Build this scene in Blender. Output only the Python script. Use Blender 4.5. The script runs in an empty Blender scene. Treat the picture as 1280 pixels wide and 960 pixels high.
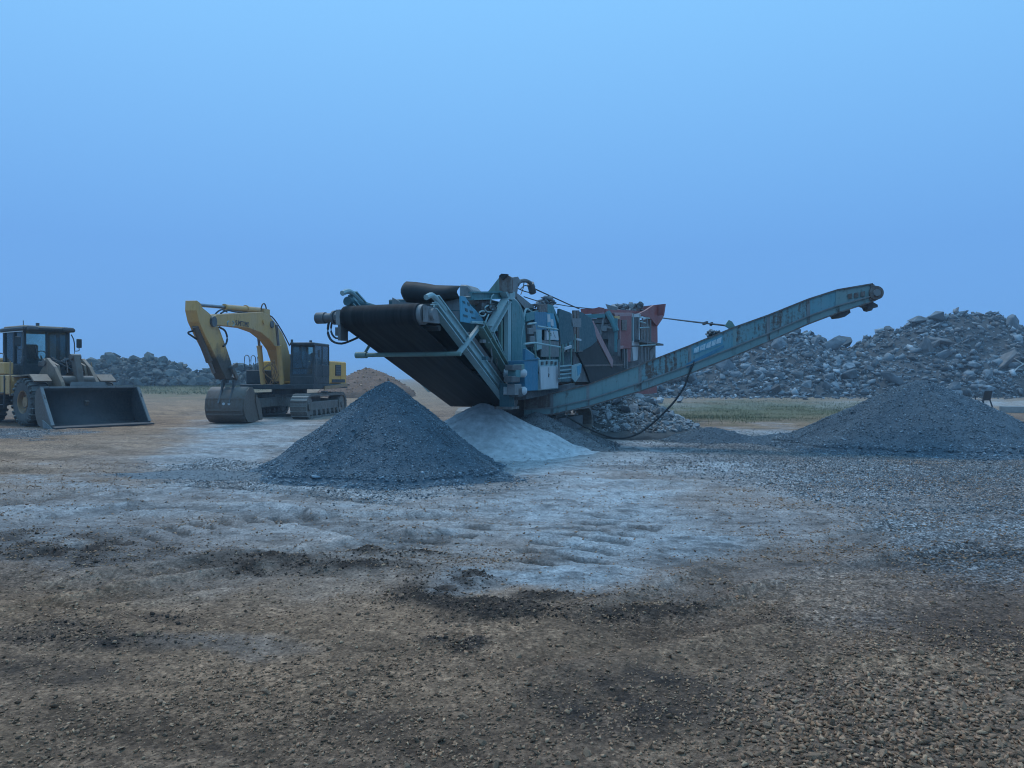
import bpy, bmesh, math, random
import numpy as np
from mathutils import Vector, Matrix
R_ = math.radians
random.seed(7); rng = np.random.default_rng(7)
SC = bpy.context.scene
COL = SC.collection

# ------------------------------------------------------------------ camera
EYE = 1.6; FPX = 960.0; HOR = 473.0          # eye height (m), focal length and horizon row in photo pixels
cam_d = bpy.data.cameras.new('camera'); cam = bpy.data.objects.new('camera', cam_d); COL.objects.link(cam)
cam_d.sensor_width = 36; cam_d.lens = FPX / 1280 * 36; cam_d.clip_start = .05; cam_d.clip_end = 6000
cam.location = (0, 0, EYE); cam.rotation_euler = (R_(90) - math.atan((480 - HOR) / FPX), 0, 0)
SC.camera = cam

# ------------------------------------------------------------------ sky, sun, exposure
SUN_EL, SUN_AZ = R_(60), R_(325)             # overcast: a weak, very wide sun behind cloud
w = bpy.data.worlds.new('World'); SC.world = w; w.use_nodes = True
nt = w.node_tree; nt.nodes.clear()
out = nt.nodes.new('ShaderNodeOutputWorld'); bg = nt.nodes.new('ShaderNodeBackground')
sky = nt.nodes.new('ShaderNodeTexSky'); sky.sky_type = 'NISHITA'; sky.sun_disc = False
sky.sun_elevation = SUN_EL; sky.sun_rotation = SUN_AZ; sky.air_density = 1.0; sky.dust_density = 3.0; sky.ozone_density = 4.0
tc = nt.nodes.new('ShaderNodeTexCoord'); sp = nt.nodes.new('ShaderNodeSeparateXYZ')
rp = nt.nodes.new('ShaderNodeValToRGB')      # cloud deck: dimmer at the horizon, brighter overhead (CIE overcast)
el = rp.color_ramp.elements
el[0].position = 0; el[0].color = (.150, .390, .84, 1)
el[1].position = 1; el[1].color = (.44, 1.00, 1.60, 1)
for p_, c_ in ((.16, (.160, .410, .87, 1)), (.44, (.245, .60, 1.06, 1)), (.7, (.33, .80, 1.38, 1))):
    e = el.new(p_); e.color = c_
sc_ = nt.nodes.new('ShaderNodeVectorMath'); sc_.operation = 'SCALE'; sc_.inputs['Scale'].default_value = .06
mx = nt.nodes.new('ShaderNodeMix'); mx.data_type = 'RGBA'; mx.inputs[0].default_value = .94
L = nt.links.new
L(tc.outputs['Generated'], sp.inputs[0]); L(sp.outputs['Z'], rp.inputs[0])
L(sky.outputs[0], sc_.inputs[0]); L(sc_.outputs[0], mx.inputs[6]); L(rp.outputs[0], mx.inputs[7])
L(mx.outputs[2], bg.inputs[0]); bg.inputs[1].default_value = 1.0; L(bg.outputs[0], out.inputs[0])
sd = bpy.data.lights.new('sun', 'SUN'); sun = bpy.data.objects.new('sun', sd); COL.objects.link(sun)
sd.energy = 1.25; sd.angle = R_(16); sd.color = (1, .97, .93)
sun.rotation_euler = (R_(90) - SUN_EL, 0, R_(180) - SUN_AZ)
VS = SC.view_settings; VS.view_transform = 'Standard'; VS.look = 'None'; VS.exposure = 0; VS.gamma = 1; VS.use_curve_mapping = False
SC.render.engine = 'CYCLES'; SC.cycles.use_denoising = True
SC.cycles.max_bounces = 5; SC.cycles.diffuse_bounces = 3; SC.cycles.glossy_bounces = 2; SC.cycles.volume_bounces = 0
SC.cycles.volume_step_rate = 4; SC.cycles.filter_width = 1.1

# ------------------------------------------------------------------ small tools
def ray(px, py): return Vector(((px - 640) / FPX, 1, (HOR - py) / FPX))
def gnd(px, py, z=0.):
    d = ray(px, py); t = (z - EYE) / d.z
    return Vector((d.x * t, t, z))
class Frame:
    """a thing's own axes: origin on the ground and heading; pixels are met with one of its planes"""
    def __init__(s, ox, oy, deg, oz=0.):
        s.o = Vector((ox, oy, oz)); s.a = R_(deg); s.m = Matrix.Rotation(s.a, 3, 'Z'); s.inv = s.m.transposed()
        s.c = s.inv @ (Vector((0, 0, EYE)) - s.o)
    def px(s, px, py, x=None, y=None, z=None):
        d = s.inv @ ray(px, py)
        t = (x - s.c.x) / d.x if x is not None else (y - s.c.y) / d.y if y is not None else (z - s.c.z) / d.z
        return s.c + d * t
    def world(s, p): return s.m @ Vector(p) + s.o
    def local(s, p): return s.inv @ (Vector(p) - s.o)
    def empty(s, name, label, cat, group=None):
        return thing(name, label, cat, s.o, s.a, group)
def thing(name, label, cat, loc=(0, 0, 0), rz=0., group=None):
    o = bpy.data.objects.new(name, None); COL.objects.link(o); o.location = loc; o.rotation_euler = (0, 0, rz)
    o.empty_display_size = .3
    o['label'] = label; o['category'] = cat
    if group: o['group'] = group
    return o
def link(name, me, mat, parent=None):
    if mat is not None and not me.materials: me.materials.append(mat)
    o = bpy.data.objects.new(name, me); COL.objects.link(o)
    if parent: o.parent = parent
    return o
class MB:
    def __init__(s): s.v = []; s.f = []
    def add(s, vs, fs):
        b = len(s.v); s.v += [tuple(p) for p in vs]; s.f += [tuple(i + b for i in f) for f in fs]; return s
    def box(s, lo, hi):
        x0, y0, z0 = [min(a, b) for a, b in zip(lo, hi)]; x1, y1, z1 = [max(a, b) for a, b in zip(lo, hi)]
        return s.add([(x0, y0, z0), (x1, y0, z0), (x1, y1, z0), (x0, y1, z0), (x0, y0, z1), (x1, y0, z1), (x1, y1, z1), (x0, y1, z1)],
                     [(3, 2, 1, 0), (4, 5, 6, 7), (0, 1, 5, 4), (1, 2, 6, 5), (2, 3, 7, 6), (3, 0, 4, 7)])
    def beam(s, A, B, w_, h_, up=(0, 0, 1), w2=None, h2=None):
        A = Vector(A); B = Vector(B); d = (B - A).normalized(); up = Vector(up)
        if abs(d.dot(up)) > .98: up = Vector((0, 1, 0))
        sd_ = d.cross(up).normalized(); u = sd_.cross(d)
        vs = []
        for P, ww, hh in ((A, w_, h_), (B, w2 or w_, h2 or h_)):
            for a, b in ((-1, -1), (1, -1), (1, 1), (-1, 1)): vs.append(P + sd_ * a * ww / 2 + u * b * hh / 2)
        return s.add(vs, [(0, 1, 2, 3), (7, 6, 5, 4), (0, 4, 5, 1), (1, 5, 6, 2), (2, 6, 7, 3), (3, 7, 4, 0)])
    def chan(s, A, B, w_, h_, t=.03, up=(0, 0, 1)):
        """an I-section: web and two flanges"""
        A = Vector(A); B = Vector(B); d = (B - A).normalized(); up = Vector(up)
        if abs(d.dot(up)) > .98: up = Vector((0, 1, 0))
        u = d.cross(up).normalized().cross(d)
        s.beam(A, B, t, h_ - 2 * t, up)
        for k in (-1, 1): s.beam(A + u * k * (h_ - t) / 2, B + u * k * (h_ - t) / 2, w_, t, up)
        return s
    def cyl(s, A, B, r, n=14, r2=None):
        A = Vector(A); B = Vector(B); d = (B - A).normalized(); q = d.to_track_quat('Z', 'Y'); r2 = r if r2 is None else r2
        vs = []
        for P, rr in ((A, r), (B, r2)):
            for i in range(n): vs.append(P + q @ Vector((rr * math.cos(2 * math.pi * i / n), rr * math.sin(2 * math.pi * i / n), 0)))
        fs = [(i, (i + 1) % n, n + (i + 1) % n, n + i) for i in range(n)] + [tuple(range(n - 1, -1, -1)), tuple(range(n, 2 * n))]
        return s.add(vs, fs)
    def tube(s, pts, r, n=6, smooth=3):
        P = [Vector(p) for p in pts]
        if smooth > 1 and len(P) > 2:
            Q = []
            for i in range(len(P) - 1):
                p0, p1, p2, p3 = P[max(i - 1, 0)], P[i], P[i + 1], P[min(i + 2, len(P) - 1)]
                for k in range(smooth):
                    t = k / smooth
                    Q.append(.5 * ((2 * p1) + (p2 - p0) * t + (2 * p0 - 5 * p1 + 4 * p2 - p3) * t * t + (3 * p1 - p0 - 3 * p2 + p3) * t ** 3))
            P = Q + [P[-1]]
        vs = []; fs = []
        for i, p in enumerate(P):
            d = (P[min(i + 1, len(P) - 1)] - P[max(i - 1, 0)]).normalized(); q = d.to_track_quat('Z', 'Y')
            for k in range(n): vs.append(p + q @ Vector((r * math.cos(2 * math.pi * k / n), r * math.sin(2 * math.pi * k / n), 0)))
        for i in range(len(P) - 1):
            for k in range(n): fs.append((i * n + k, i * n + (k + 1) % n, (i + 1) * n + (k + 1) % n, (i + 1) * n + k))
        fs += [tuple(range(n - 1, -1, -1)), tuple(range((len(P) - 1) * n, len(P) * n))]
        return s.add(vs, fs)
    def plate(s, pts, t, off=None):
        """flat polygon with thickness t; off = direction the thickness goes (default: both ways along its normal)"""
        P = [Vector(p) for p in pts]; n = len(P)
        nrm = Vector((0, 0, 0))
        for i in range(n): nrm += (P[i] - P[0]).cross(P[(i + 1) % n] - P[0])
        nrm.normalize()
        if off is None: a = [p - nrm * t / 2 for p in P]; b = [p + nrm * t / 2 for p in P]
        else:
            off = Vector(off); a = P; b = [p + off * t for p in P]
            if off.dot(nrm) < 0: a, b = b, a
        return s.add(a + b, [tuple(range(n - 1, -1, -1)), tuple(range(n, 2 * n))] + [(i, (i + 1) % n, n + (i + 1) % n, n + i) for i in range(n)])
    def ext(s, yz, x0, x1): return s.plate([(x0, y, z) for y, z in yz], abs(x1 - x0), (1 if x1 > x0 else -1, 0, 0))
    def lathe(s, prof, c, ax, n=28):
        """prof: (radius, along) pairs turned about the axis ax through c"""
        q = Vector(ax).normalized().to_track_quat('Z', 'Y'); c = Vector(c); vs = []; fs = []; m = len(prof)
        for i in range(n):
            a = 2 * math.pi * i / n
            for r, h in prof: vs.append(c + q @ Vector((r * math.cos(a), r * math.sin(a), h)))
        for i in range(n):
            for k in range(m - 1): fs.append((i * m + k, ((i + 1) % n) * m + k, ((i + 1) % n) * m + k + 1, i * m + k + 1))
        return s.add(vs, fs)
    def build(s, name, mat, parent=None, smooth=False, bevel=0.):
        me = bpy.data.meshes.new(name); me.from_pydata(s.v, [], s.f); me.update()
        bm = bmesh.new(); bm.from_mesh(me); bmesh.ops.recalc_face_normals(bm, faces=bm.faces)
        if bevel:
            try: bmesh.ops.bevel(bm, geom=[e for e in bm.edges if len(e.link_faces) == 2 and e.calc_face_angle(0) > .6], offset=bevel, segments=1, affect='EDGES', profile=.5, clamp_overlap=True)
            except Exception: pass
        bm.to_mesh(me); bm.free()
        if smooth:
            me.shade_auto_smooth(angle=R_(40)) if hasattr(me, 'shade_auto_smooth') else me.polygons.foreach_set('use_smooth', [True] * len(me.polygons))
            try: me.set_sharp_from_angle(angle=R_(42))
            except Exception: pass
        return link(name, me, mat, parent)

# ------------------------------------------------------------------ numpy noise
def _hash(i, j, s):
    n = (i.astype(np.int64) * 374761393 + j.astype(np.int64) * 668265263 + s * 1442695041) & 0xffffffff
    n = ((n ^ (n >> 13)) * 1274126177) & 0xffffffff
    return ((n ^ (n >> 16)) & 0xffff) / 65535.0
def vnoise(x, y, s=0):
    i = np.floor(x); j = np.floor(y); f = x - i; g = y - j
    f = f * f * (3 - 2 * f); g = g * g * (3 - 2 * g)
    a = _hash(i, j, s); b = _hash(i + 1, j, s); c = _hash(i, j + 1, s); d = _hash(i + 1, j + 1, s)
    return (a + (b - a) * f) * (1 - g) + (c + (d - c) * f) * g
def fbm(x, y, sc, s=0, o=4):
    x = np.asarray(x, float) / sc + 101.3; y = np.asarray(y, float) / sc + 57.7; r = 0; a = 1; t = 0
    for k in range(o):
        r = r + a * vnoise(x, y, s + k); t += a; a *= .5; x = x * 2.03 + 3.1; y = y * 2.03 + 1.7
    return r / t * 2 - 1
def sstep(a, b, x):
    t = np.clip((x - a) / (b - a), 0, 1); return t * t * (3 - 2 * t)

# ------------------------------------------------------------------ materials
def new_mat(name):
    m = bpy.data.materials.new(name); m.use_nodes = True; n = m.node_tree; n.nodes.clear()
    o = n.nodes.new('ShaderNodeOutputMaterial'); b = n.nodes.new('ShaderNodeBsdfPrincipled'); n.links.new(b.outputs[0], o.inputs[0])
    return m, n, b
def nd(n, t, **kw):
    x = n.nodes.new(t)
    for k, v in kw.items(): setattr(x, k, v)
    return x
def noise(n, vec, scale, det=5, rough=.6):
    x = nd(n, 'ShaderNodeTexNoise'); x.inputs['Scale'].default_value = scale; x.inputs['Detail'].default_value = det; x.inputs['Roughness'].default_value = rough
    n.links.new(vec, x.inputs['Vector']); return x.outputs['Fac']
def ramp(n, fac, *stops):
    x = nd(n, 'ShaderNodeValToRGB'); e = x.color_ramp.elements
    while len(e) < len(stops): e.new(.5)
    for i, (p, c) in enumerate(stops): e[i].position = p; e[i].color = (c, c, c, 1) if not isinstance(c, tuple) else (*c, 1)
    n.links.new(fac, x.inputs[0]); return x.outputs[0]
def mix(n, fac, a, b, mode='MIX'):
    x = nd(n, 'ShaderNodeMix', data_type='RGBA', blend_type=mode)
    for s_, v in ((0, fac), (6, a), (7, b)):
        if isinstance(v, (int, float)): x.inputs[s_].default_value = v if s_ == 0 else (v, v, v, 1)
        elif isinstance(v, tuple): x.inputs[s_].default_value = (*v[:3], 1)
        else: n.links.new(v, x.inputs[s_])
    return x.outputs[2]
def bump(n, b, h, dist, strength=1.):
    x = nd(n, 'ShaderNodeBump'); x.inputs['Distance'].default_value = dist; x.inputs['Strength'].default_value = strength
    n.links.new(h, x.inputs['Height']); n.links.new(x.outputs[0], b.inputs['Normal'])
def math_(n, op, a, b):
    x = nd(n, 'ShaderNodeMath', operation=op)
    for i, v in enumerate((a, b)):
        if isinstance(v, (int, float)): x.inputs[i].default_value = v
        else: n.links.new(v, x.inputs[i])
    return x.outputs[0]
RUST = (.085, .048, .034); DUST = (.30, .285, .26)
def paint(name, col, rust=.35, dust=.4, rough=.55, scale=1.6, rcol=RUST, fade=.35, metal=0.):
    m, n, b = new_mat(name); v = nd(n, 'ShaderNodeTexCoord').outputs['Object']
    big = noise(n, v, scale, 6, .62); fine = noise(n, v, scale * 9, 5, .7)
    mp = nd(n, 'ShaderNodeMapping'); mp.inputs['Scale'].default_value = (5, 5, .7); n.links.new(v, mp.inputs[0])
    streak = noise(n, mp.outputs[0], scale * 1.6, 5, .65)
    faded = tuple(c * (1 - fade) + .33 * fade for c in col); dark = tuple(c * .55 for c in col)
    c = mix(n, ramp(n, big, (.3, 0.), (.7, 1.)), col, faded)
    c = mix(n, ramp(n, streak, (.52, 0.), (.75, .6)), c, dark)
    thr = .72 - .3 * rust
    rs = mix(n, .5, big, fine)
    rs = mix(n, .4, rs, streak)
    c = mix(n, ramp(n, rs, (thr - .03, 0.), (thr + .05, .95)), c, rcol)
    g = nd(n, 'ShaderNodeNewGeometry'); sx = nd(n, 'ShaderNodeSeparateXYZ'); n.links.new(g.outputs['Normal'], sx.inputs[0])
    up = ramp(n, sx.outputs['Z'], (.35, 0.), (.95, 1.))
    dn = ramp(n, fine, (.3, .35), (.65, 1.))
    c = mix(n, math_(n, 'MULTIPLY', math_(n, 'MULTIPLY', up, dn), min(1, dust * 1.8)), c, DUST)
    c = mix(n, math_(n, 'MULTIPLY', ramp(n, big, (.35, 0.), (.75, 1.)), dust * .35), c, DUST)
    n.links.new(c, b.inputs['Base Color']); b.inputs['Metallic'].default_value = metal
    r = ramp(n, fine, (.3, rough - .1), (.7, min(1, rough + .25))); n.links.new(r, b.inputs['Roughness'])
    bump(n, b, rs, .012, .6)
    return m
def stone(name, col, warm, var=.5, tint=True, bscale=9., rough=.9, spark=0.):
    m, n, b = new_mat(name); v = nd(n, 'ShaderNodeTexCoord').outputs['Object']
    if tint: a = nd(n, 'ShaderNodeAttribute', attribute_name='tint').outputs['Fac']
    else: a = nd(n, 'ShaderNodeObjectInfo').outputs['Random']
    lo = tuple(c * (1 - var) for c in col); hi = tuple(min(.75, c * (1 + var)) for c in col)
    c = mix(n, a, lo, hi)
    if spark: c = mix(n, ramp(n, a, (.80, 0.), (.97, 1.)), c, tuple(min(.6, k * spark) for k in col))
    wv = nd(n, 'ShaderNodeTexWhiteNoise', noise_dimensions='1D'); n.links.new(a, wv.inputs['W'])
    c = mix(n, ramp(n, wv.outputs['Value'], (.72, 0.), (.95, .8)), c, warm)
    big = noise(n, v, bscale * .35, 4, .6); fine = noise(n, v, bscale, 6, .7)
    c = mix(n, ramp(n, big, (.3, .0), (.7, .45)), c, tuple(k * 1.35 for k in col))
    c = mix(n, ramp(n, fine, (.35, .55), (.6, 0.)), c, tuple(k * .45 for k in col))
    n.links.new(c, b.inputs['Base Color']); b.inputs['Roughness'].default_value = rough; b.inputs['Specular IOR Level'].default_value = .2
    bump(n, b, fine, .25 / bscale, .8)
    return m
def plain(name, col, rough=.6, metal=0., var=.25, scale=6.):
    m, n, b = new_mat(name); v = nd(n, 'ShaderNodeTexCoord').outputs['Object']
    f = noise(n, v, scale, 5, .65)
    c = mix(n, ramp(n, f, (.3, 0.), (.7, 1.)), tuple(k * (1 - var) for k in col), tuple(min(1, k * (1 + var)) for k in col))
    n.links.new(c, b.inputs['Base Color']); b.inputs['Roughness'].default_value = rough; b.inputs['Metallic'].default_value = metal
    bump(n, b, f, .01, .5)
    return m

M = {}
M['teal'] = paint('teal paint', (.040, .185, .205), .42, .2, fade=.18)
M['teal_dark'] = paint('dark teal paint', (.014, .080, .098), .3, .08, fade=.10)
M['pale_blue'] = paint('faded pale blue paint', (.25, .40, .42), .36, .28, fade=.25)
M['blue'] = paint('blue paint', (.022, .165, .27), .25, .12, fade=.12)
M['cyan'] = paint('bright blue paint', (.05, .29, .42), .3, .15, fade=.2)
M['green'] = paint('grey green paint', (.12, .225, .195), .3, .2, fade=.2)
M['steel'] = paint('dirty grey steel', (.14, .15, .155), .5, .4, rcol=(.09, .065, .055))
M['rusty'] = paint('rusty steel', (.125, .115, .105), .85, .3, rcol=(.095, .062, .05))
M['dark'] = paint('grimy dark steel', (.028, .032, .036), .3, .15)
M['red'] = paint('faded maroon paint', (.25, .050, .045), .35, .15, fade=.14)
M['pink'] = paint('sun bleached red paint', (.34, .15, .15), .3, .4)
M['white'] = paint('dirty white paint', (.50, .53, .55), .12, .2)
M['yellow'] = paint('yellow paint', (.70, .345, .05), .2, .2, scale=1.1, fade=.12)
M['yellow_old'] = paint('dull yellow paint', (.62, .325, .09), .38, .26, scale=1.3, fade=.16)
M['ochre'] = paint('dusty ochre paint', (.33, .18, .075), .5, .25, fade=.15)
M['machine_black'] = paint('black machine paint', (.016, .022, .026), .1, .12, fade=.08)
M['track'] = paint('muddy track steel', (.105, .088, .072), .6, .55, rcol=(.10, .07, .05))
M['bucket'] = paint('worn bucket steel', (.115, .082, .062), .6, .22, rcol=(.12, .075, .05), fade=.1)
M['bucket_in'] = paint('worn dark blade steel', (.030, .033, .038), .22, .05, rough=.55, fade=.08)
M['rubber'] = plain('black rubber', (.016, .017, .018), .75, 0, .4, 4)
M['tyre'] = paint('dusty tyre rubber', (.052, .048, .044), .15, .5, rough=.9, fade=.15)
M['loader_arm'] = paint('dirty brown paint', (.20, .125, .075), .5, .12, fade=.12)
M['hose'] = plain('black hose', (.014, .014, .016), .5)
M['chrome'] = plain('worn cylinder rod', (.20, .20, .21), .3, .8)
M['glass'] = None
def glass():
    m, n, b = new_mat('dusty cab glass'); n.nodes.remove(b)
    o = n.nodes['Material Output']; t = nd(n, 'ShaderNodeBsdfTransparent'); g = nd(n, 'ShaderNodeBsdfGlossy'); d = nd(n, 'ShaderNodeBsdfDiffuse')
    t.inputs[0].default_value = (.80, .90, .90, 1); g.inputs['Roughness'].default_value = .08; g.inputs['Color'].default_value = (.8, .9, .95, 1); d.inputs[0].default_value = (.16, .19, .2, 1)
    v = nd(n, 'ShaderNodeTexCoord').outputs['Object']; f = ramp(n, noise(n, v, 3, 5), (.3, .04), (.7, .16))
    a = nd(n, 'ShaderNodeMixShader'); c = nd(n, 'ShaderNodeMixShader'); fr = nd(n, 'ShaderNodeFresnel'); fr.inputs[0].default_value = 1.5
    n.links.new(fr.outputs[0], a.inputs[0]); n.links.new(t.outputs[0], a.inputs[1]); n.links.new(g.outputs[0], a.inputs[2])
    n.links.new(f, c.inputs[0]); n.links.new(a.outputs[0], c.inputs[1]); n.links.new(d.outputs[0], c.inputs[2]); n.links.new(c.outputs[0], o.inputs[0])
    return m
M['glass'] = glass()
def muddy():
    m = paint('yellow paint caked with mud below', (.62, .325, .09), .38, .26, scale=1.3, fade=.16); n = m.node_tree; b = n.nodes['Principled BSDF']
    v = nd(n, 'ShaderNodeTexCoord').outputs['Object']; sx = nd(n, 'ShaderNodeSeparateXYZ'); n.links.new(v, sx.inputs[0]); src = b.inputs['Base Color'].links[0].from_socket
    f = math_(n, 'ADD', sx.outputs['Z'], math_(n, 'MULTIPLY', noise(n, v, 2.2, 5, .65), 1.6)); c = mix(n, ramp(n, math_(n, 'MULTIPLY', f, .2), (.60, 1.), (.72, 0.)), src, (.075, .058, .045)); n.links.new(c, b.inputs['Base Color']); return m
M['muddy'] = muddy()
def belt_mat():
    m, n, b = new_mat('black conveyor belt'); v = nd(n, 'ShaderNodeTexCoord').outputs['Object']
    mp = nd(n, 'ShaderNodeMapping'); mp.inputs['Scale'].default_value = (1, .04, .04); n.links.new(v, mp.inputs[0])
    s = noise(n, mp.outputs[0], 9, 5, .6); f = noise(n, v, 14, 5, .7)
    c = mix(n, ramp(n, s, (.42, 0.), (.72, 1.)), (.0075, .008, .009), (.030, .031, .033))
    c = mix(n, ramp(n, f, (.55, 0.), (.8, .35)), c, (.05, .05, .05))
    n.links.new(c, b.inputs['Base Color']); b.inputs['Roughness'].default_value = .8; b.inputs['Specular IOR Level'].default_value = .25; bump(n, b, s, .006, .5); return m
M['belt'] = belt_mat()
M['chips'] = stone('blue grey chippings', (.148, .190, .220), (.17, .19, .195), .8, True, 60, spark=2.3)
M['chips_gap_shade'] = stone('chippings darkened for gap shade', (.075, .104, .127), (.08, .10, .11), .35, True, 60)  # mound under the loose chips, coloured darker as the shade in their gaps
M['chips_pale'] = stone('grey chippings', (.165, .18, .19), (.19, .165, .14), .8, True, 60, spark=2.8)
M['rock'] = stone('grey quarry rock', (.172, .198, .216), (.20, .145, .11), .65, False, 2.2, spark=1.7)
M['rubble'] = stone('grey quarry rubble', (.172, .198, .216), (.20, .145, .11), .88, True, 4, spark=2.7)
M['dirt_gap_shade'] = stone('quarry dirt darkened for gap shade', (.080, .086, .090), (.10, .08, .065), .5, True, 3)  # dirt under the rocks, darkened so the gaps between them read as shade
M['rock_far'] = stone('weathered boulder', (.115, .125, .120), (.13, .105, .080), .5, False, 1.4)
M['rubble_far'] = stone('weathered rubble', (.125, .128, .118), (.125, .105, .080), .5, True, 3)
M['pale_rock'] = stone('pale broken stone', (.27, .285, .30), (.22, .165, .13), .5, False, 5)
M['pale_rubble'] = stone('pale broken rubble', (.26, .275, .285), (.22, .17, .135), .6, True, 8)
M['gravel'] = stone('brown grey gravel', (.33, .19, .115), (.36, .20, .105), .82, True, 40, spark=2.0)
M['gravel_obj'] = stone('brown grey stones', (.35, .21, .13), (.37, .21, .115), .6, False, 25)
M['clod'] = stone('dark damp clods', (.075, .050, .036), (.10, .066, .046), .6, True, 20)
M['earth'] = stone('brown earth', (.19, .108, .072), (.23, .11, .06), .35, False, 1.5)
M['concrete'] = plain('weathered concrete', (.27, .27, .26), .9, 0, .25, 3)
M['letter'] = plain('faded black lettering', (.05, .05, .055), .6)
M['bluechair'] = plain('black plastic', (.012, .012, .016), .45)

# ------------------------------------------------------------------ ground
def pix_of(x, y):
    y = np.maximum(y, .6); return 640 + FPX * x / y, HOR + FPX * EYE / y
def ell(px, py, cx, cy, rx, ry, rot=0., soft=.45):
    a = R_(rot); dx = px - cx; dy = py - cy
    u = (dx * math.cos(a) + dy * math.sin(a)) / rx; v = (-dx * math.sin(a) + dy * math.cos(a)) / ry
    return 1 - sstep(1 - soft, 1 + soft, np.sqrt(u * u + v * v))
DARK = [(395, 709, 125, 10, 3, 1.), (490, 691, 60, 7, -3, 1.), (640, 770, 105, 15, 4, 1.), (545, 750, 55, 18, 0, .9), (598, 728, 38, 8, 0, .9), (590, 806, 36, 7, 0, .9),
        (800, 752, 80, 10, -8, .75), (700, 745, 60, 7, -8, .8), (95, 690, 110, 10, 2, .65), (245, 690, 60, 6, 2, .4), (760, 880, 125, 42, 0, .8), (130, 800, 150, 18, 3, .6), (60, 845, 110, 18, 0, .4),
        (440, 890, 90, 14, -6, .35), (950, 770, 60, 14, 0, .3), (250, 770, 120, 8, 3, .35), (1240, 800, 60, 14, 0, .35)]
PALE = [(600, 640, 560, 88, 0, .50), (660, 578, 150, 22, 0, 1.), (720, 640, 180, 54, 0, .82), (770, 688, 150, 38, -6, .95), (650, 716, 115, 17, -8, .9), (560, 650, 260, 42, 0, .62), (250, 625, 330, 42, -3, .62), (60, 655, 190, 34, -6, .52), (200, 690, 260, 16, 0, .34),
        (310, 555, 110, 34, -10, .75), (120, 598, 150, 12, 2, .55), (870, 590, 80, 16, 0, .7), (760, 565, 120, 14, 0, .85), (560, 745, 40, 9, 0, .7), (930, 640, 110, 30, -8, .35),
        (290, 806, 90, 12, 0, .16), (470, 640, 120, 18, 0, .5), (1010, 508, 260, 3.5, 0, .6), (1180, 505, 120, 4, 0, .7), (900, 545, 130, 6, 0, .55), (950, 541, 130, 8, 0, .6)]
GRAV = [(1130, 585, 290, 36, 0, 1.), (1240, 660, 150, 75, 0, .8), (930, 575, 150, 22, 0, .8), (20, 541, 75, 5, 0, .9), (1080, 740, 120, 40, 0, .2), (270, 590, 80, 12, 2, .9), (480, 606, 180, 12, 0, .8),
        (700, 545, 70, 14, 0, .8), (1100, 900, 260, 70, 0, .08), (900, 552, 140, 16, 0, .9)]
TAN = [(150, 560, 220, 36, -6, 1.), (250, 520, 150, 20, 0, 1.), (60, 585, 120, 22, -8, .9), (420, 505, 120, 14, 0, .8), (1130, 832, 150, 15, 2, .85), (1020, 740, 150, 20, -6, .55), (1230, 930, 90, 20, 0, .5), (850, 930, 120, 14, 0, .4), (15, 945, 50, 28, 0, .7), (930, 710, 230, 26, -6, .4), (1010, 668, 120, 26, -6, .55),
       (880, 620, 90, 8, 0, .5), (880, 800, 220, 34, -4, .5), (1180, 880, 120, 16, 0, .35), (560, 860, 200, 20, 0, .3), (350, 720, 200, 8, 0, .35), (200, 655, 110, 7, 4, .45), (130, 500, 260, 14, 0, .8)]
GREEN = [(950, 515, 135, 13, 0, 1.), (815, 525, 40, 22, 0, .8), (230, 488, 140, 11, 0, 1.), (40, 490, 120, 8, 0, .7), (1100, 512, 60, 9, 0, .8)]
def zones(x, y):
    px, py = pix_of(x, y)
    k = np.clip(y, 2, 60) / 12
    wx = fbm(x, y, 1.6, 3, 4); wy = fbm(x, y, 1.6, 9, 4)
    s = .55 + .45 * np.clip((py - 480) / 200, 0, 1)
    qx = px + 70 * wx * s + 16 * fbm(x, y, .35, 5, 3); qy = py + (26 * wy + 8 * fbm(x, y, .35, 6, 3)) * np.clip((py - 476) / 150, .1, 1.2)
    z = {}
    for nme, lst in (('dark', DARK), ('pale', PALE), ('grav', GRAV), ('tan', TAN), ('green', GREEN)):
        r = np.zeros_like(x)
        for e in lst:
            r = np.maximum(r, ell(qx, qy, *e[:5], soft=.6 if nme in ('pale', 'tan') else .5) * (e[5] if len(e) > 5 else 1))
        z[nme] = r * (y > .6)
    behind = (y <= .6)
    z['grav'] = np.where(behind, .3, z['grav'])
    return z, px, py
def tracks(x, y):
    """cleat marks left by a tracked machine in the dust"""
    r = np.zeros_like(x)
    for (a, b, wd, pitch) in ((gnd(768, 642), gnd(650, 712), .27, .42), (gnd(822, 648), gnd(728, 706), .24, .42), (gnd(640, 650), gnd(500, 690), .26, .42), (gnd(420, 640), gnd(150, 668), .25, .30), (gnd(300, 655), gnd(20, 700), .25, .30)):
        d = Vector((b.x - a.x, b.y - a.y)); ln = d.length; d /= ln
        t = (x - a.x) * d.x + (y - a.y) * d.y; s_ = -(x - a.x) * d.y + (y - a.y) * d.x + .10 * np.sin(t * 1.1)
        m = (1 - sstep(wd * .75, wd, np.abs(s_))) * sstep(-.1, .3, t) * (1 - sstep(ln - .3, ln + .2, t)) * sstep(-.7, -.2, fbm(x, y, .9, 77, 3))
        r = np.maximum(r, m * (np.sin(t / pitch * 2 * math.pi + .8 * fbm(x, y, .5, 78, 2)) > .2))
    return r
def streaks(x, y):
    """dragged, wheel-smeared bands lying roughly across the view"""
    xx = x + .6 * fbm(x, y, 3.5, 171, 3); yy = y + .10 * x - .035 * (x - 1) ** 2 * np.exp(-np.abs(x) / 9) + 1.1 * fbm(x, y, 5, 172, 3)
    return .65 * fbm(xx / 6.5, yy, .42, 173, 4) + .35 * fbm(xx / 9, yy, .14, 174, 3)
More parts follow.
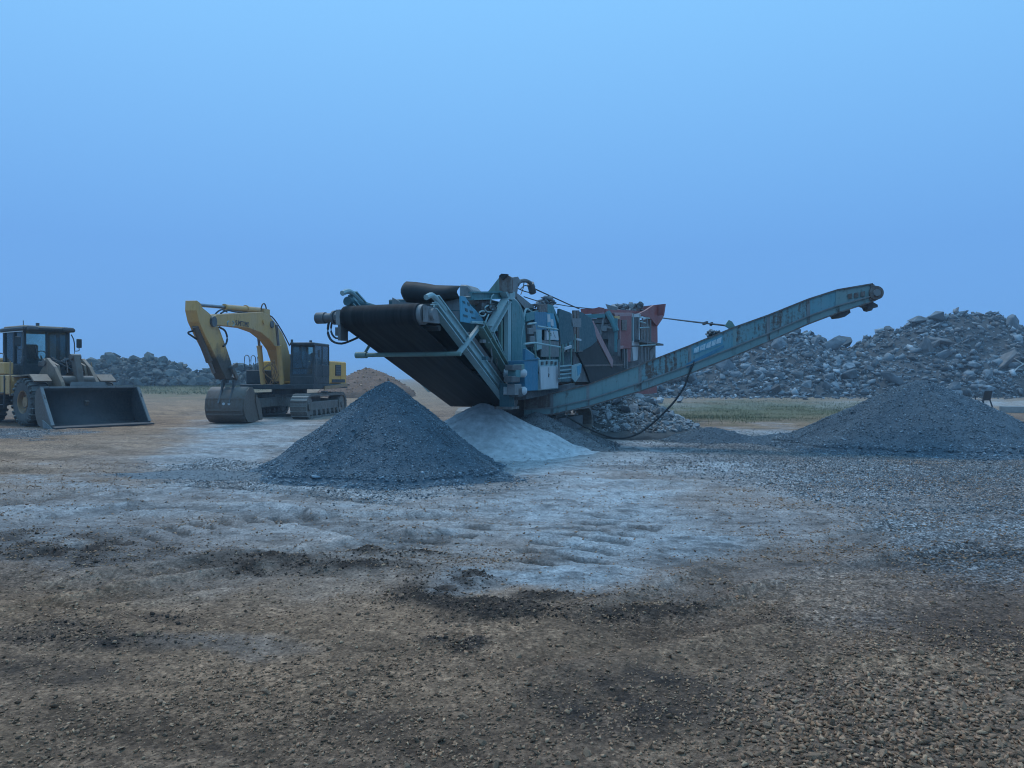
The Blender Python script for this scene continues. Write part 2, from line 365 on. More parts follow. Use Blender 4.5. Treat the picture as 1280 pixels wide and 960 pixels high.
RUTS = [((-60, 720), (80, 688), (230, 664), (420, 648), (620, 646)), ((-60, 668), (60, 648), (190, 634), (320, 640), (440, 662), (540, 690)), ((-40, 640), (60, 622), (180, 610), (330, 612), (520, 630), (680, 634), (860, 622)),
        ((-60, 795), (120, 752), (300, 726), (470, 716)), ((-40, 760), (160, 722), (330, 700), (520, 672), (640, 664)), ((700, 800), (860, 740), (1000, 690), (1180, 650)), ((520, 836), (760, 800), (960, 752), (1120, 706), (1290, 680))]
def wheel_ruts(x, y):
    """curved wheel ruts: -1..0 in the sunk lane, positive on the squeezed-up shoulders"""
    r = np.zeros_like(x); sel = (y > 3) & (y < 14) & (np.abs(x) < 12); xs, ys = x[sel], y[sel]; acc = np.zeros_like(xs)
    if not sel.any(): return r
    for k, ln in enumerate(RUTS):
        P = [gnd(*q) for q in ln]; n = 14; Q = []
        for i in range(len(P) - 1):
            p0, p1, p2, p3 = P[max(i - 1, 0)], P[i], P[i + 1], P[min(i + 2, len(P) - 1)]
            for j in range(n):
                t = j / n; Q.append(.5 * ((2 * p1) + (p2 - p0) * t + (2 * p0 - 5 * p1 + 4 * p2 - p3) * t * t + (3 * p1 - p0 - 3 * p2 + p3) * t ** 3))
        d = np.full_like(xs, 9.); arc = np.zeros_like(xs); L_ = 0.
        for a, b in zip(Q[:-1], Q[1:]):
            vx, vy = b.x - a.x, b.y - a.y; l2 = vx * vx + vy * vy; t = np.clip(((xs - a.x) * vx + (ys - a.y) * vy) / l2, 0, 1)
            dd = np.hypot(xs - a.x - t * vx, ys - a.y - t * vy); m = dd < d; d = np.where(m, dd, d); arc = np.where(m, L_ + t * math.sqrt(l2), arc); L_ += math.sqrt(l2)
        d = d + .05 * fbm(xs, ys, .5, 190 + k, 3); lane = 1 - sstep(.16, .26, d); sh = np.exp(-((d - .33) / .09) ** 2)
        lug = .65 + .35 * (np.sin(arc / .17 * 2 * math.pi + 14 * d) > 0)
        ends = sstep(0, .8, arc) * (1 - sstep(L_ - .8, L_, arc)) * sstep(-.5, .0, fbm(xs, ys, 1.4, 195 + k, 2))
        acc = np.where(lane * ends > .05, np.minimum(acc, -lane * lug * ends), acc + .6 * sh * ends * (acc >= 0))
    r[sel] = acc; return r
def ripples(x, y):
    """short smeared patches of bare gravel showing through the dust"""
    xx = x + .4 * fbm(x, y, 1.5, 181, 3); yy = y + .10 * x + .5 * fbm(x, y, 3, 182, 3)
    return .6 * fbm(xx / 2.6, yy, .22, 183, 4) + .4 * fbm(xx / 1.8, yy, .07, 184, 3)
def ruts(x, y):
    """long shallow wheel ruts sweeping across the yard"""
    u = y + .10 * x + .012 * x * x + .25 * fbm(x, y, 3, 31, 3)
    return np.sin(u * 4.2 + 1.3 * fbm(x, y, 2, 33, 3)) * sstep(3, 6, y) * (1 - sstep(16, 26, y)) * (.3 + .7 * sstep(-.3, .4, fbm(x, y, 2.4, 35, 3)))
def ground_h(x, y, zz=None):
    x = np.asarray(x, float); y = np.asarray(y, float)
    z = zz if zz is not None else zones(x, y)[0]
    r = np.hypot(x, y)
    near = 1 - sstep(20, 60, r)
    h = .035 * fbm(x, y, 2.6, 11, 4) + .018 * fbm(x, y, .45, 12, 4) * near
    h = h + (.020 * ruts(x, y) + (.040 * streaks(x, y) + .030 * ripples(x, y)) * sstep(4.5, 7, r)) * near * (1 - .7 * z['grav']) - .040 * tracks(x, y) + .038 * wheel_ruts(x, y)
    rg = 1 - np.abs(fbm(x, y, .32, 14, 4))
    h = h + z['dark'] * (.006 + .085 * np.clip(rg - .5, 0, 1) + .040 * fbm(x, y, .14, 16, 3)) * z['dark'] * (1 - sstep(9, 14, r)) * sstep(3.2, 5.5, r)
    h = h + .55 * sstep(45, 88, y) * (1 - sstep(-14, 2, x)) + .35 * sstep(40, 70, y) * .4
    return h
def build_ground():
    rr = [0.25]
    while rr[-1] < 2600: rr.append(rr[-1] * (1.0045 if 5.5 < rr[-1] < 9.5 else 1.0085 if rr[-1] < 34 else 1.03 if rr[-1] < 150 else 1.12))
    rr = np.array(rr)
    th = np.concatenate([np.linspace(-44, 44, 330), np.linspace(44, 316, 60)[1:-1]]) * math.pi / 180
    nr, nt_ = len(rr), len(th)
    Rr, Tt = np.meshgrid(rr, th, indexing='ij'); x = (Rr * np.sin(Tt)).ravel(); y = (Rr * np.cos(Tt)).ravel()
    z, px, py = zones(x, y); h = ground_h(x, y, z)
    n = len(x)
    co = np.empty((n + 1, 3)); co[:n, 0] = x; co[:n, 1] = y; co[:n, 2] = h; co[n] = (0, 0, h[:nt_].mean())
    i = np.arange(nr - 1)[:, None]; j = np.arange(nt_)[None, :]; j2 = (j + 1) % nt_
    q = np.stack([i * nt_ + j, i * nt_ + j2, (i + 1) * nt_ + j2, (i + 1) * nt_ + j], -1).reshape(-1, 4)[:, ::-1]
    fan = np.stack([np.full(nt_, n), (np.arange(nt_) + 1) % nt_, np.arange(nt_)], -1)[:, ::-1]
    me = bpy.data.meshes.new('ground'); nq = len(q)
    me.vertices.add(n + 1); me.vertices.foreach_set('co', co.ravel())
    loops = np.concatenate([q.ravel(), fan.ravel()]); me.loops.add(len(loops)); me.loops.foreach_set('vertex_index', loops.astype(np.int32))
    me.polygons.add(nq + nt_); st = np.concatenate([np.arange(nq) * 4, nq * 4 + np.arange(nt_) * 3]).astype(np.int32)
    me.polygons.foreach_set('loop_start', st); me.update(calc_edges=True); me.validate()
    me.polygons.foreach_set('use_smooth', np.ones(len(me.polygons), bool))
    # surface colours: what the yard is made of, place by place
    def C(*c): return np.array(c)[None, :]
    f1 = fbm(x, y, .8, 21, 5)[:, None]; f2 = fbm(x, y, .18, 22, 4)[:, None]; f3 = fbm(x, y, 5, 23, 3)[:, None]
    sk = streaks(x, y)[:, None]
    base = C(.250, .145, .088) * (1 + .42 * f1 + .28 * f2 + .65 * sk + .35 * f3) + C(.04, .014, -.006) * f3
    col = base
    far = sstep(30, 60, np.hypot(x, y))[:, None]
    col = col * (1 - far) + far * C(.26, .185, .13)
    tn = z['tan'][:, None] * (.75 + .25 * f1); col = col * (1 - tn) + tn * C(.325, .190, .110) * (1 + .22 * f1 + .15 * f2 + .5 * sk)
    gv = np.clip(z['grav'][:, None] * (.9 + .5 * f1), 0, 1); col = col * (1 - gv) + gv * C(.170, .172, .172) * (1 + .15 * f2)
    ps = np.clip(z['pale'][:, None] * (1.06 + .30 * f1 + .24 * f2 + .14 * ruts(x, y)[:, None] + .30 * sk), 0, 1); col = col * (1 - ps) + ps * C(.385, .390, .392) * (1 + .14 * f1 + .12 * f2 + .22 * sk)
    rp_ = sstep(.02, .34, ripples(x, y))[:, None]; col = col * (1 - .42 * rp_ * np.clip(z['pale'][:, None] + .25, 0, 1))
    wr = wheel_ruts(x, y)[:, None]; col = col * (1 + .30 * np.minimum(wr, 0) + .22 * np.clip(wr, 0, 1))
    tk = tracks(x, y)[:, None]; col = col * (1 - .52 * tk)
    gr = z['green'][:, None] * (.8 + .3 * f1); col = col * (1 - gr) + gr * C(.125, .125, .062)
    dk = np.clip(z['dark'][:, None] * (.95 + 1.3 * f2 + 1.0 * f1), 0, .95); col = col * (1 - dk) + dk * C(.060, .040, .030)
    col = np.clip(np.vstack([col, col[:1]]), .01, .8)
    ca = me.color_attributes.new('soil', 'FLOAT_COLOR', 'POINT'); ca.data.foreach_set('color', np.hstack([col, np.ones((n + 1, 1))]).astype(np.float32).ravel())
    stony = np.clip(.35 + z['grav'] * .8 + .25 * fbm(x, y, .7, 25, 3) - z['pale'] * .9 - .5 * z['green'], .05, 1)
    sa = me.attributes.new('stony', 'FLOAT', 'POINT'); sa.data.foreach_set('value', np.append(stony, .3).astype(np.float32))
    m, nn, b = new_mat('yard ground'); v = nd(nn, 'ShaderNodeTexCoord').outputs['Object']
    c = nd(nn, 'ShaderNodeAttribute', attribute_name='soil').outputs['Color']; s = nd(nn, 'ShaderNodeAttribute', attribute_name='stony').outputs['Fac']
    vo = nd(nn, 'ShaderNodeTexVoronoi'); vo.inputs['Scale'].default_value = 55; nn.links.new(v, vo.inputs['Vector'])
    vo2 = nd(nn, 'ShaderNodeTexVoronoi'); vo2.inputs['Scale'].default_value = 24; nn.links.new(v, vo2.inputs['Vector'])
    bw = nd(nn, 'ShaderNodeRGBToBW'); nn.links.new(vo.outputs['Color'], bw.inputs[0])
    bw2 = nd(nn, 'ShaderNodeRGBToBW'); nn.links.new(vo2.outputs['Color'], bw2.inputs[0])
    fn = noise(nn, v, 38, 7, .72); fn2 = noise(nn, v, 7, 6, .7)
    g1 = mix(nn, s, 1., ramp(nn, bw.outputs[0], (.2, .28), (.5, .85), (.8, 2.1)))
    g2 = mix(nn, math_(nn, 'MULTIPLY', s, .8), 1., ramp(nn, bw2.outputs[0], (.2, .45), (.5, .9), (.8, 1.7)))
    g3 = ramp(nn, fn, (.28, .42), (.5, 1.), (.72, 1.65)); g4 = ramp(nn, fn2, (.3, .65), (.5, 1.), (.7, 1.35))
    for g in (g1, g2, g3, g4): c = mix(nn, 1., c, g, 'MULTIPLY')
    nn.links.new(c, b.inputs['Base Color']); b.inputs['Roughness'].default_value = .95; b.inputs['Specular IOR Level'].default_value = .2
    d1 = math_(nn, 'MULTIPLY', math_(nn, 'SUBTRACT', 1., vo.outputs['Distance']), s); hgt = math_(nn, 'ADD', math_(nn, 'MULTIPLY', d1, .6), math_(nn, 'ADD', fn, fn2))
    bump(nn, b, hgt, .032, 1.)
    o = link('ground', me, m); o['kind'] = 'structure'; o['label'] = 'stony brown and grey quarry yard ground with pale dust and wheel ruts'
    return o
GROUND = build_ground()
def gh(x, y): return ground_h(np.atleast_1d(np.asarray(x, float)), np.atleast_1d(np.asarray(y, float)))
def gh1(x, y): return float(gh(x, y)[0])

# ------------------------------------------------------------------ stones: hull shapes, shared meshes, scattered stuff
def hull(npts, seed, flat=.75):
    r = random.Random(seed); bm = bmesh.new()
    for _ in range(npts):
        v = Vector((r.gauss(0, 1), r.gauss(0, 1), r.gauss(0, 1))).normalized() * r.uniform(.72, 1.0)
        bm.verts.new((v.x, v.y * r.uniform(.75, .9), v.z * flat))
    o = bmesh.ops.convex_hull(bm, input=bm.verts)
    bmesh.ops.delete(bm, geom=list({g for g in o['geom_interior'] + o['geom_unused'] if isinstance(g, bmesh.types.BMVert)}), context='VERTS')
    bmesh.ops.triangulate(bm, faces=bm.faces); bmesh.ops.recalc_face_normals(bm, faces=bm.faces)
    bm.verts.index_update()
    V = np.array([v.co[:] for v in bm.verts]); F = np.array([[v.index for v in f.verts] for f in bm.faces]); bm.free()
    return V, F
PROTO_S = [hull(7, 100 + i, .7) for i in range(10)]      # chips
PROTO_M = [hull(random.Random(i).choice([8, 10, 13]), 200 + i, random.Random(i).choice([.45, .6, .8])) for i in range(20)]    # rubble
PROTO_L = [hull(random.Random(i).choice([11, 13, 16, 20]), 300 + i, random.Random(i).choice([.5, .65, .8, .9])) for i in range(28)]     # rocks one can tell apart
def rand_rot(n):
    q = rng.normal(size=(n, 4)); q /= np.linalg.norm(q, axis=1)[:, None]; a, b, c, d = q.T
    return np.stack([np.stack([1 - 2 * (c * c + d * d), 2 * (b * c - a * d), 2 * (b * d + a * c)], -1),
                     np.stack([2 * (b * c + a * d), 1 - 2 * (b * b + d * d), 2 * (c * d - a * b)], -1),
                     np.stack([2 * (b * d - a * c), 2 * (c * d + a * b), 1 - 2 * (b * b + c * c)], -1)], 1)
def scatter(name, protos, pos, size, mat, parent=None, org=(0, 0, 0), squash=.75):
    n = len(pos); size = np.asarray(size, float) * np.ones(n); which = rng.integers(0, len(protos), n); Vs = []; Fs = []; Ts = []; base = 0
    org = np.array(org, float)
    for k, (V, F) in enumerate(protos):
        idx = np.nonzero(which == k)[0]
        if not len(idx): continue
        Rm = rand_rot(len(idx)); st = rng.uniform(.7, 1.25, (len(idx), 1, 3))
        P = np.einsum('nij,nvj->nvi', Rm, V[None] * st) * size[idx][:, None, None]; P[:, :, 2] *= squash; P += (pos[idx] - org)[:, None, :]
        m = V.shape[0]; Vs.append(P.reshape(-1, 3)); Fs.append((F[None] + (base + np.arange(len(idx)) * m)[:, None, None]).reshape(-1, 3)); base += m * len(idx)
        Ts.append(np.repeat(rng.random(len(idx)), m))
    return trimesh(name, np.vstack(Vs), np.vstack(Fs), mat, parent, np.concatenate(Ts))
def trimesh(name, V, F, mat, parent=None, tint=None):
    me = bpy.data.meshes.new(name); me.vertices.add(len(V)); me.vertices.foreach_set('co', V.astype(np.float32).ravel())
    me.loops.add(F.size); me.loops.foreach_set('vertex_index', F.astype(np.int32).ravel())
    me.polygons.add(len(F)); me.polygons.foreach_set('loop_start', (np.arange(len(F)) * 3).astype(np.int32))
    me.update(calc_edges=True)
    if tint is not None: me.attributes.new('tint', 'FLOAT', 'POINT').data.foreach_set('value', tint.astype(np.float32))
    o = link(name, me, mat, parent); o['kind'] = 'stuff' ; return o
_rockmesh = {}
def rock_mesh(matkey, k):
    if (matkey, k) not in _rockmesh:
        V, F = PROTO_L[k]; me = bpy.data.meshes.new('rock'); me.from_pydata(V.tolist(), [], F.tolist()); me.materials.append(M[matkey])
        bm = bmesh.new(); bm.from_mesh(me)
        bmesh.ops.dissolve_limit(bm, angle_limit=R_(16), verts=bm.verts, edges=bm.edges)
        bmesh.ops.bevel(bm, geom=bm.edges[:], offset=.035, segments=1, affect='EDGES', profile=.5, clamp_overlap=True)
        bm.to_mesh(me); bm.free(); _rockmesh[(matkey, k)] = me
    return _rockmesh[(matkey, k)]
def rock(matkey, parent, p, s, org, name='rock', sq=None):
    o = bpy.data.objects.new(name, rock_mesh(matkey, random.randrange(len(PROTO_L)))); COL.objects.link(o); o.parent = parent
    o.location = (p[0] - org[0], p[1] - org[1], p[2] - org[2]); o.rotation_euler = (random.gauss(0, .5), random.gauss(0, .5), random.uniform(0, 6.28))
    o.scale = (s * random.uniform(.85, 1.3), s * random.uniform(.75, 1.1), s * random.uniform(.65, .95) * (sq or 1)); return o

# ------------------------------------------------------------------ conical stockpiles
def pile_h(dx, dy, rad, hgt, sx, sy, ang, seed):
    a = R_(ang); u = (dx * math.cos(a) + dy * math.sin(a)) / sx; v = (-dx * math.sin(a) + dy * math.cos(a)) / sy
    th = np.arctan2(v, u); r = np.hypot(u, v) / rad
    r = r * (1 + .06 * np.sin(3 * th + seed) + .05 * np.sin(7 * th + 2 * seed) + .05 * fbm(np.cos(th) * 2 + seed, np.sin(th) * 2, .5, int(seed), 3))
    h = np.where(r < 1, 1 - np.sqrt(r * r + .0035) + .028, 0) + .10 * np.exp(-((r - 1) / .10) ** 2) * .45
    h = np.where(r >= 1, .045 * np.exp(-((r - 1) / .10) ** 2), h)
    return np.maximum(h, 0) * hgt, r
def pile(label, x, y, rad, hgt, mkey, nchip, csize, sx=1., sy=1., ang=0., seed=1., name='gravel_pile', group='stockpiles in the yard', fine=False, cat='gravel pile'):
    z0 = gh1(x, y); t = thing(name, label, cat, (x, y, z0 - .02), 0, group)
    nr, nth = 70, 120; rr = np.linspace(0, 1.3, nr) ** 1.0 * rad; th = np.linspace(0, 2 * math.pi, nth, endpoint=False)
    Rr, Tt = np.meshgrid(rr, th, indexing='ij'); mxs = max(sx, sy); dx = (Rr * np.cos(Tt) * mxs).ravel(); dy = (Rr * np.sin(Tt) * mxs).ravel()
    h, r = pile_h(dx, dy, rad, hgt, sx, sy, ang, seed)
    h = h + (.012 * fbm(dx + x, dy + y, .12, 41, 3) + .03 * fbm(dx + x, dy + y, .6, 42, 3)) * (r < 1.15) * min(1, hgt)
    h = h + np.where(r > 1.12, -.08 * sstep(1.12, 1.25, r), 0) + gh(dx + x, dy + y) - z0
    F = []
    for i in range(nr - 1):
        for j in range(nth):
            a, b, c, d = i * nth + j, i * nth + (j + 1) % nth, (i + 1) * nth + (j + 1) % nth, (i + 1) * nth + j
            if i > 0: F.append((a, d, c)); F.append((a, c, b))
            else: F.append((a, d, c))
    V = np.stack([dx, dy, h], -1)
    mo = trimesh('mound', V, np.array(F), M['chips_gap_shade' if mkey == 'chips' else mkey], t, rng.uniform(.2, .8, len(V))); del mo['kind']
    mo.data.polygons.foreach_set('use_smooth', np.ones(len(mo.data.polygons), bool))
    if nchip:
        q = rng.uniform(-1.4, 1.4, (int(nchip * 2.2), 2)) * rad * mxs
        hh, r2 = pile_h(q[:, 0], q[:, 1], rad, hgt, sx, sy, ang, seed)
        k = (r2 < 1.0) | ((r2 < 1.4) & (rng.random(len(q)) < np.clip(1.4 - r2, 0, 1) ** 2 * 5))
        q = q[k][:nchip]; hh = hh[k][:nchip]
        hh = hh + .03 * fbm(q[:, 0] + x, q[:, 1] + y, .6, 42, 3) * min(1, hgt) + gh(q[:, 0] + x, q[:, 1] + y) - z0
        foot = sstep(.88, 1.02, r2[k][:nchip]); sz = csize * np.exp(rng.normal(0, .38, len(q))) * (1 + .45 * foot)
        scatter('chippings', PROTO_S, np.stack([q[:, 0], q[:, 1], hh], -1), sz, M[mkey], t)
    return t
p = gnd(483, 584); pile('tall cone of blue grey chippings in front of the black belt', -2.16, 13.35, 2.0, 1.60, 'chips', 44000, .0160, seed=1)
pile('tall broad gravel pile at the right, below the long conveyor tip', 9.75, 18.3, 2.75, 1.62, 'chips', 42000, .0215, sx=1.12, seed=2)
DUSTM = plain('pale stone dust', (.46, .465, .47), .95, 0, .3, 6); M['dust'] = DUSTM
DUSTM.name = 'pale stone dust'
pile('smooth pale stone dust pile beneath the machine', -.60, 16.9, 1.72, 1.06, 'dust', 5000, .013, sx=1.3, seed=3, name='dust_pile', cat='dust pile')
pile('small grey gravel pile under the foot of the long conveyor', .55, 17.75, 1.35, .86, 'chips_pale', 16000, .018, sx=1.35, seed=4)
pile('low grey gravel heap before the green strip, right of the hose', 5.15, 19.9, 1.15, .34, 'chips', 7000, .02, sx=1.2, seed=5)
pile('low flat gravel heap joining the foot of the right hand pile', 7.1, 19.6, 1.2, .26, 'chips', 6000, .02, sx=1.4, seed=6)
pile('thin dark gravel tongue at the left foot of the tall cone', -5.0, 12.6, .95, .13, 'chips_pale', 6000, .014, sx=1.7, sy=.6, ang=-4, seed=7)

# ------------------------------------------------------------------ rubble heaps
def prof(xs, pts): return np.interp(xs, [a for a, _ in pts], [b for _, b in pts])
def heap(name, label, cat, H, area, nbig, big, nsmall, small, mk_rock, mk_rub, mk_mound, org, step, yfun):
    """H(x,y): height above ground; area: x0,x1,y0,y1; rocks sit on it"""
    t = thing(name, label, cat, org)
    x0, x1, y0, y1 = area; nx = int((x1 - x0) / step) + 1; ny = int((y1 - y0) / step) + 1
    X, Y = np.meshgrid(np.linspace(x0, x1, nx), np.linspace(y0, y1, ny), indexing='ij'); x = X.ravel(); y = Y.ravel()
    g = gh(x, y); h = H(x, y); z = g + np.where(h > .02, h, -.3)
    i = np.arange(nx - 1)[:, None]; j = np.arange(ny - 1)[None, :]; a = (i * ny + j).ravel(); b = a + ny; c = b + 1; d = a + 1
    F = np.vstack([np.stack([a, b, c], -1), np.stack([a, c, d], -1)])
    keep = (h[F] > .0).any(1); F = F[keep]
    mo = trimesh('mound', np.stack([x - org[0], y - org[1], z - org[2]], -1), F, M[mk_mound], t, np.clip(.4 + .25 * fbm(x, y, .5, 50, 3), 0, 1)); del mo['kind']
    def sample(n):
        q = np.empty((0, 2))
        while len(q) < n:
            c = np.stack([rng.uniform(x0, x1, n * 3), rng.uniform(y0, y1, n * 3)], -1); hh = H(c[:, 0], c[:, 1])
            c = c[(hh > .15) & (rng.random(len(c)) < yfun(c[:, 0], c[:, 1]))]; q = np.vstack([q, c])
        return q[:n]
    q = sample(nbig)
    for (u, v) in q:
        s = big(u, v); rock(mk_rock, t, (u, v, gh1(u, v) + float(H(np.array([u]), np.array([v]))[0]) + s * random.uniform(-.15, .4)), s, org)
    q = sample(nsmall); s = small(len(q)); zz = gh(q[:, 0], q[:, 1]) + H(q[:, 0], q[:, 1]) + s * .1
    scatter('rubble', PROTO_M, np.stack([q[:, 0], q[:, 1], zz], -1), s, M[mk_rub], t, org, .8)
    return t
TP = [(2, 0), (4, .6), (8, 2.0), (11.7, 3.3), (15.3, 3.6), (19, 4.1), (22.6, 4.9), (25.2, 5.5), (27.5, 5.0), (29.2, 4.4), (31.5, 4.3), (34.6, 6.0), (38, 6.8), (42, 7.8), (44, 7.3), (46.7, 6.3), (52, 5.3), (62, 4), (72, 0)]
def H_right(x, y):
    t = prof(x, TP); yb = 60.3 + 2.6 * fbm(x, x * 0, 5, 61, 3); yc = 70 + 2 * fbm(x, x * 0, 9, 62, 3)
    f = np.where(y < yc, (y - yb) / (yc - yb), 1 - (y - yc) / 12)
    f = np.clip(f, 0, 1); f = f ** .85
    return t * f + (.55 * fbm(x, y, 2.4, 63, 4) + .25 * fbm(x, y, .8, 64, 3)) * np.clip(f * 3, 0, 1) * np.clip(t / 2, 0, 1)
heap('rubble_heap', 'long high heap of grey blasted rock behind the green strip', 'rock heap', H_right, (2, 73, 58, 84), 300, lambda u, v: min(1.5, max(.32, random.lognormvariate(-.62, .45))), 18000,
     lambda n: np.clip(np.exp(rng.normal(-2.1, .7, n)), .04, .7), 'rock', 'rubble', 'dirt_gap_shade', (30, 62, .1), .5, lambda x, y: np.where((y < 71.5) & (x < 50), .45 + .55 * sstep(-.35, .15, fbm(x, y, 3.2, 66, 3)), .06))
q = np.stack([rng.uniform(5, 50, 1500), 61.5 - np.abs(rng.normal(0, 2.2, 1500))], -1); sz = np.clip(np.exp(rng.normal(-2.2, .55, 1500)), .04, .45)
lr = scatter('loose_rubble', PROTO_M, np.stack([q[:, 0], q[:, 1], gh(q[:, 0], q[:, 1]) + sz * .2], -1), sz, M['rubble']); lr['label'] = 'loose stones strewn along the foot of the rock heap'
LP = [(-75, 0), (-70, 2.3), (-60, 2.7), (-50, 2.6), (-47, 3.3), (-44, 3.0), (-41.5, 3.1), (-39, 2.4), (-37.7, 1.3), (-35.5, 1.7), (-31, 2.4), (-28.5, 2.3), (-25, 1.6), (-21, .4), (-19, 0)]
def H_left(x, y):
    t = prof(x, LP); f = np.where(y < 91, (y - 86.5) / 4.5, 1 - (y - 91) / 4.5); f = np.clip(f, 0, 1)
    return t * f ** .7 + .3 * fbm(x, y, 1.5, 71, 3) * np.clip(f * 3, 0, 1) * np.clip(t, 0, 1)
heap('boulder_bank', 'bank of stacked weathered boulders behind the yellow machines', 'rock bank', H_left, (-76, -18, 85, 97), 300, lambda u, v: random.uniform(.5, 1.05), 3500,
     lambda n: np.clip(np.exp(rng.normal(-1.2, .4, n)), .12, .6), 'rock_far', 'rubble_far', 'dirt_gap_shade', (-47, 88, .5), .5, lambda x, y: np.where((y < 92.5) & (x > -66), 1., .1))
def H_brown(x, y):
    u = (x + 11.4) / 3.9; v = (y - 60) / 4; f = np.clip(1 - np.hypot(u, v), 0, 1)
    return 2.15 * f ** .65 + .3 * fbm(x, y, 1.6, 81, 4) * np.clip(f * 3, 0, 1)
heap('earth_mound', 'brown earth mound behind the tracked digger, left of the belt', 'earth mound', H_brown, (-16.5, -6.5, 55, 65), 14, lambda u, v: random.uniform(.15, .38), 500,
     lambda n: np.clip(np.exp(rng.normal(-2.6, .4, n)), .04, .2), 'earth', 'gravel', 'earth', (-11.6, 58, 0), .25, lambda x, y: np.ones_like(x))
def H_spill(x, y):
    u = (x - 3.5) / 2.5; v = (y - 24.2) / 4.4; f = np.clip(1 - np.hypot(u, v), 0, 1)
    return 1.15 * f + .12 * fbm(x, y, .6, 91, 3) * np.clip(f * 3, 0, 1)
heap('stone_spill', 'spill of pale broken stone below the long conveyor, behind the hose', 'stone spill', H_spill, (.8, 6.2, 19.5, 29.5), 170, lambda u, v: min(.4, max(.08, random.lognormvariate(-2.0, .45))), 3500,
     lambda n: np.clip(np.exp(rng.normal(-2.9, .45, n)), .025, .16), 'pale_rock', 'pale_rubble', 'dirt_gap_shade', (3.3, 24, 0), .12, lambda x, y: np.ones_like(x))
# single boulders lying apart on the ground
for label, px, py, s, mk in (('flat weathered boulder lying alone in the grass beside the digger', 203, 490.5, .85, 'rock_far'),
                             ('large tilted grey boulder at the foot of the rock heap', 930, 497, .95, 'rock'),
                             ('rounded pale boulder by the hanging hose', 826, 504, .42, 'pale_rock'),
                             ('pale flat boulder right of the hanging hose', 850, 503, .45, 'pale_rock'),
                             ('brown boulder under the middle of the long conveyor', 760, 503, .38, 'rock')):
    q = gnd(px, py, .05); z = gh1(q.x, q.y); o = rock(mk, None, (q.x, q.y, z + s * .35), s, (0, 0, 0), 'boulder'); o['label'] = label; o['category'] = 'boulder'; o['group'] = 'boulders lying apart on the ground'
    o.rotation_euler = (random.gauss(0, .15), random.gauss(0, .15), random.uniform(0, 6))

# ------------------------------------------------------------------ loose gravel, clods, grass
def ground_scatter(name, n, ymin, ymax, size, mat, dens, protos, bury=.25, power=1.):
    out_ = []; tot = 0
    while tot < n:
        y = ymin + (ymax - ymin) * rng.random(n * 2) ** power; x = (rng.uniform(-1, 1, n * 2)) * (y * .78 + .6)
        k = rng.random(n * 2) < dens(x, y); out_.append(np.stack([x[k], y[k]], -1)); tot += int(k.sum())
    q = np.vstack(out_)[:n]; s = size(q[:, 0], q[:, 1]); z = gh(q[:, 0], q[:, 1]) + s * (.5 - bury) * .8
    return scatter(name, protos, np.stack([q[:, 0], q[:, 1], z], -1), s, mat), q
def d_fore(x, y):
    z, px, py = zones(x, y)
    r = .30 + .55 * sstep(.0, .5, fbm(x, y, .9, 121, 3)) + .5 * ell(px, py, 1150, 900, 330, 110) + .3 * ell(px, py, 560, 900, 260, 70)
    return np.clip(r * (1 - .93 * z['pale']) * (1 - .55 * z['tan']), .01, 1)
def s_fore(x, y):
    px, py = pix_of(x, y); k = ell(px, py, 1180, 910, 260, 90) * .75
    return np.clip(np.exp(rng.normal(-4.62, .42, len(x))) * (1 + k), .004, .030)
g1, q1 = ground_scatter('gravel', 34000, 2.3, 7.2, s_fore, M['gravel'], d_fore, PROTO_S, .25, 1.0)
g1['label'] = 'loose brown grey crushed stone over the near ground'
g2, q2 = ground_scatter('gravel', 24000, 6.8, 15, lambda x, y: np.clip(np.exp(rng.normal(-4.4, .35, len(x))), .006, .035), M['gravel'],
                        lambda x, y: np.clip((.12 + .3 * sstep(0, .5, fbm(x, y, 1.2, 131, 3))) * (1 - .97 * zones(x, y)[0]['pale']) + .012, .002, 1), PROTO_S)
g2['label'] = 'thin scatter of small stones over the middle of the yard'
g3, q3 = ground_scatter('gravel', 30000, 9, 24, lambda x, y: np.clip(np.exp(rng.normal(-4.05, .35, len(x))), .008, .045), M['chips_pale'],
                        lambda x, y: np.clip(zones(x, y)[0]['grav'] ** 1.5, .004, 1), PROTO_S)
g3['label'] = 'loose grey chippings spread around the stockpiles'
g4, q4 = ground_scatter('clods', 5200, 4.5, 13, lambda x, y: np.clip(np.exp(rng.normal(-4.75, .5, len(x))), .004, .035), M['clod'],
                        lambda x, y: np.clip(zones(x, y)[0]['dark'] ** 1.3, .0, 1), PROTO_S)
g4['label'] = 'dark damp clods churned up across the yard'
# the largest stones at the viewer's feet, one by one
nst = 0
while nst < 300:
    y = random.uniform(3.0, 4.7); x = random.uniform(-.68, .68) * y
    px, py = 640 + FPX * x / y, HOR + FPX * EYE / y
    if random.random() > .12 + .9 * float(ell(np.array([px]), np.array([py]), 1130, 910, 270, 90)[0]) + .35 * float(ell(np.array([px]), np.array([py]), 660, 930, 200, 50)[0]): continue
    s = min(.036, max(.013, random.lognormvariate(-3.85, .28)))
    rock('gravel_obj', GROUND, (x, y, gh1(x, y) + s * .25), s, (0, 0, 0), 'stone'); nst += 1

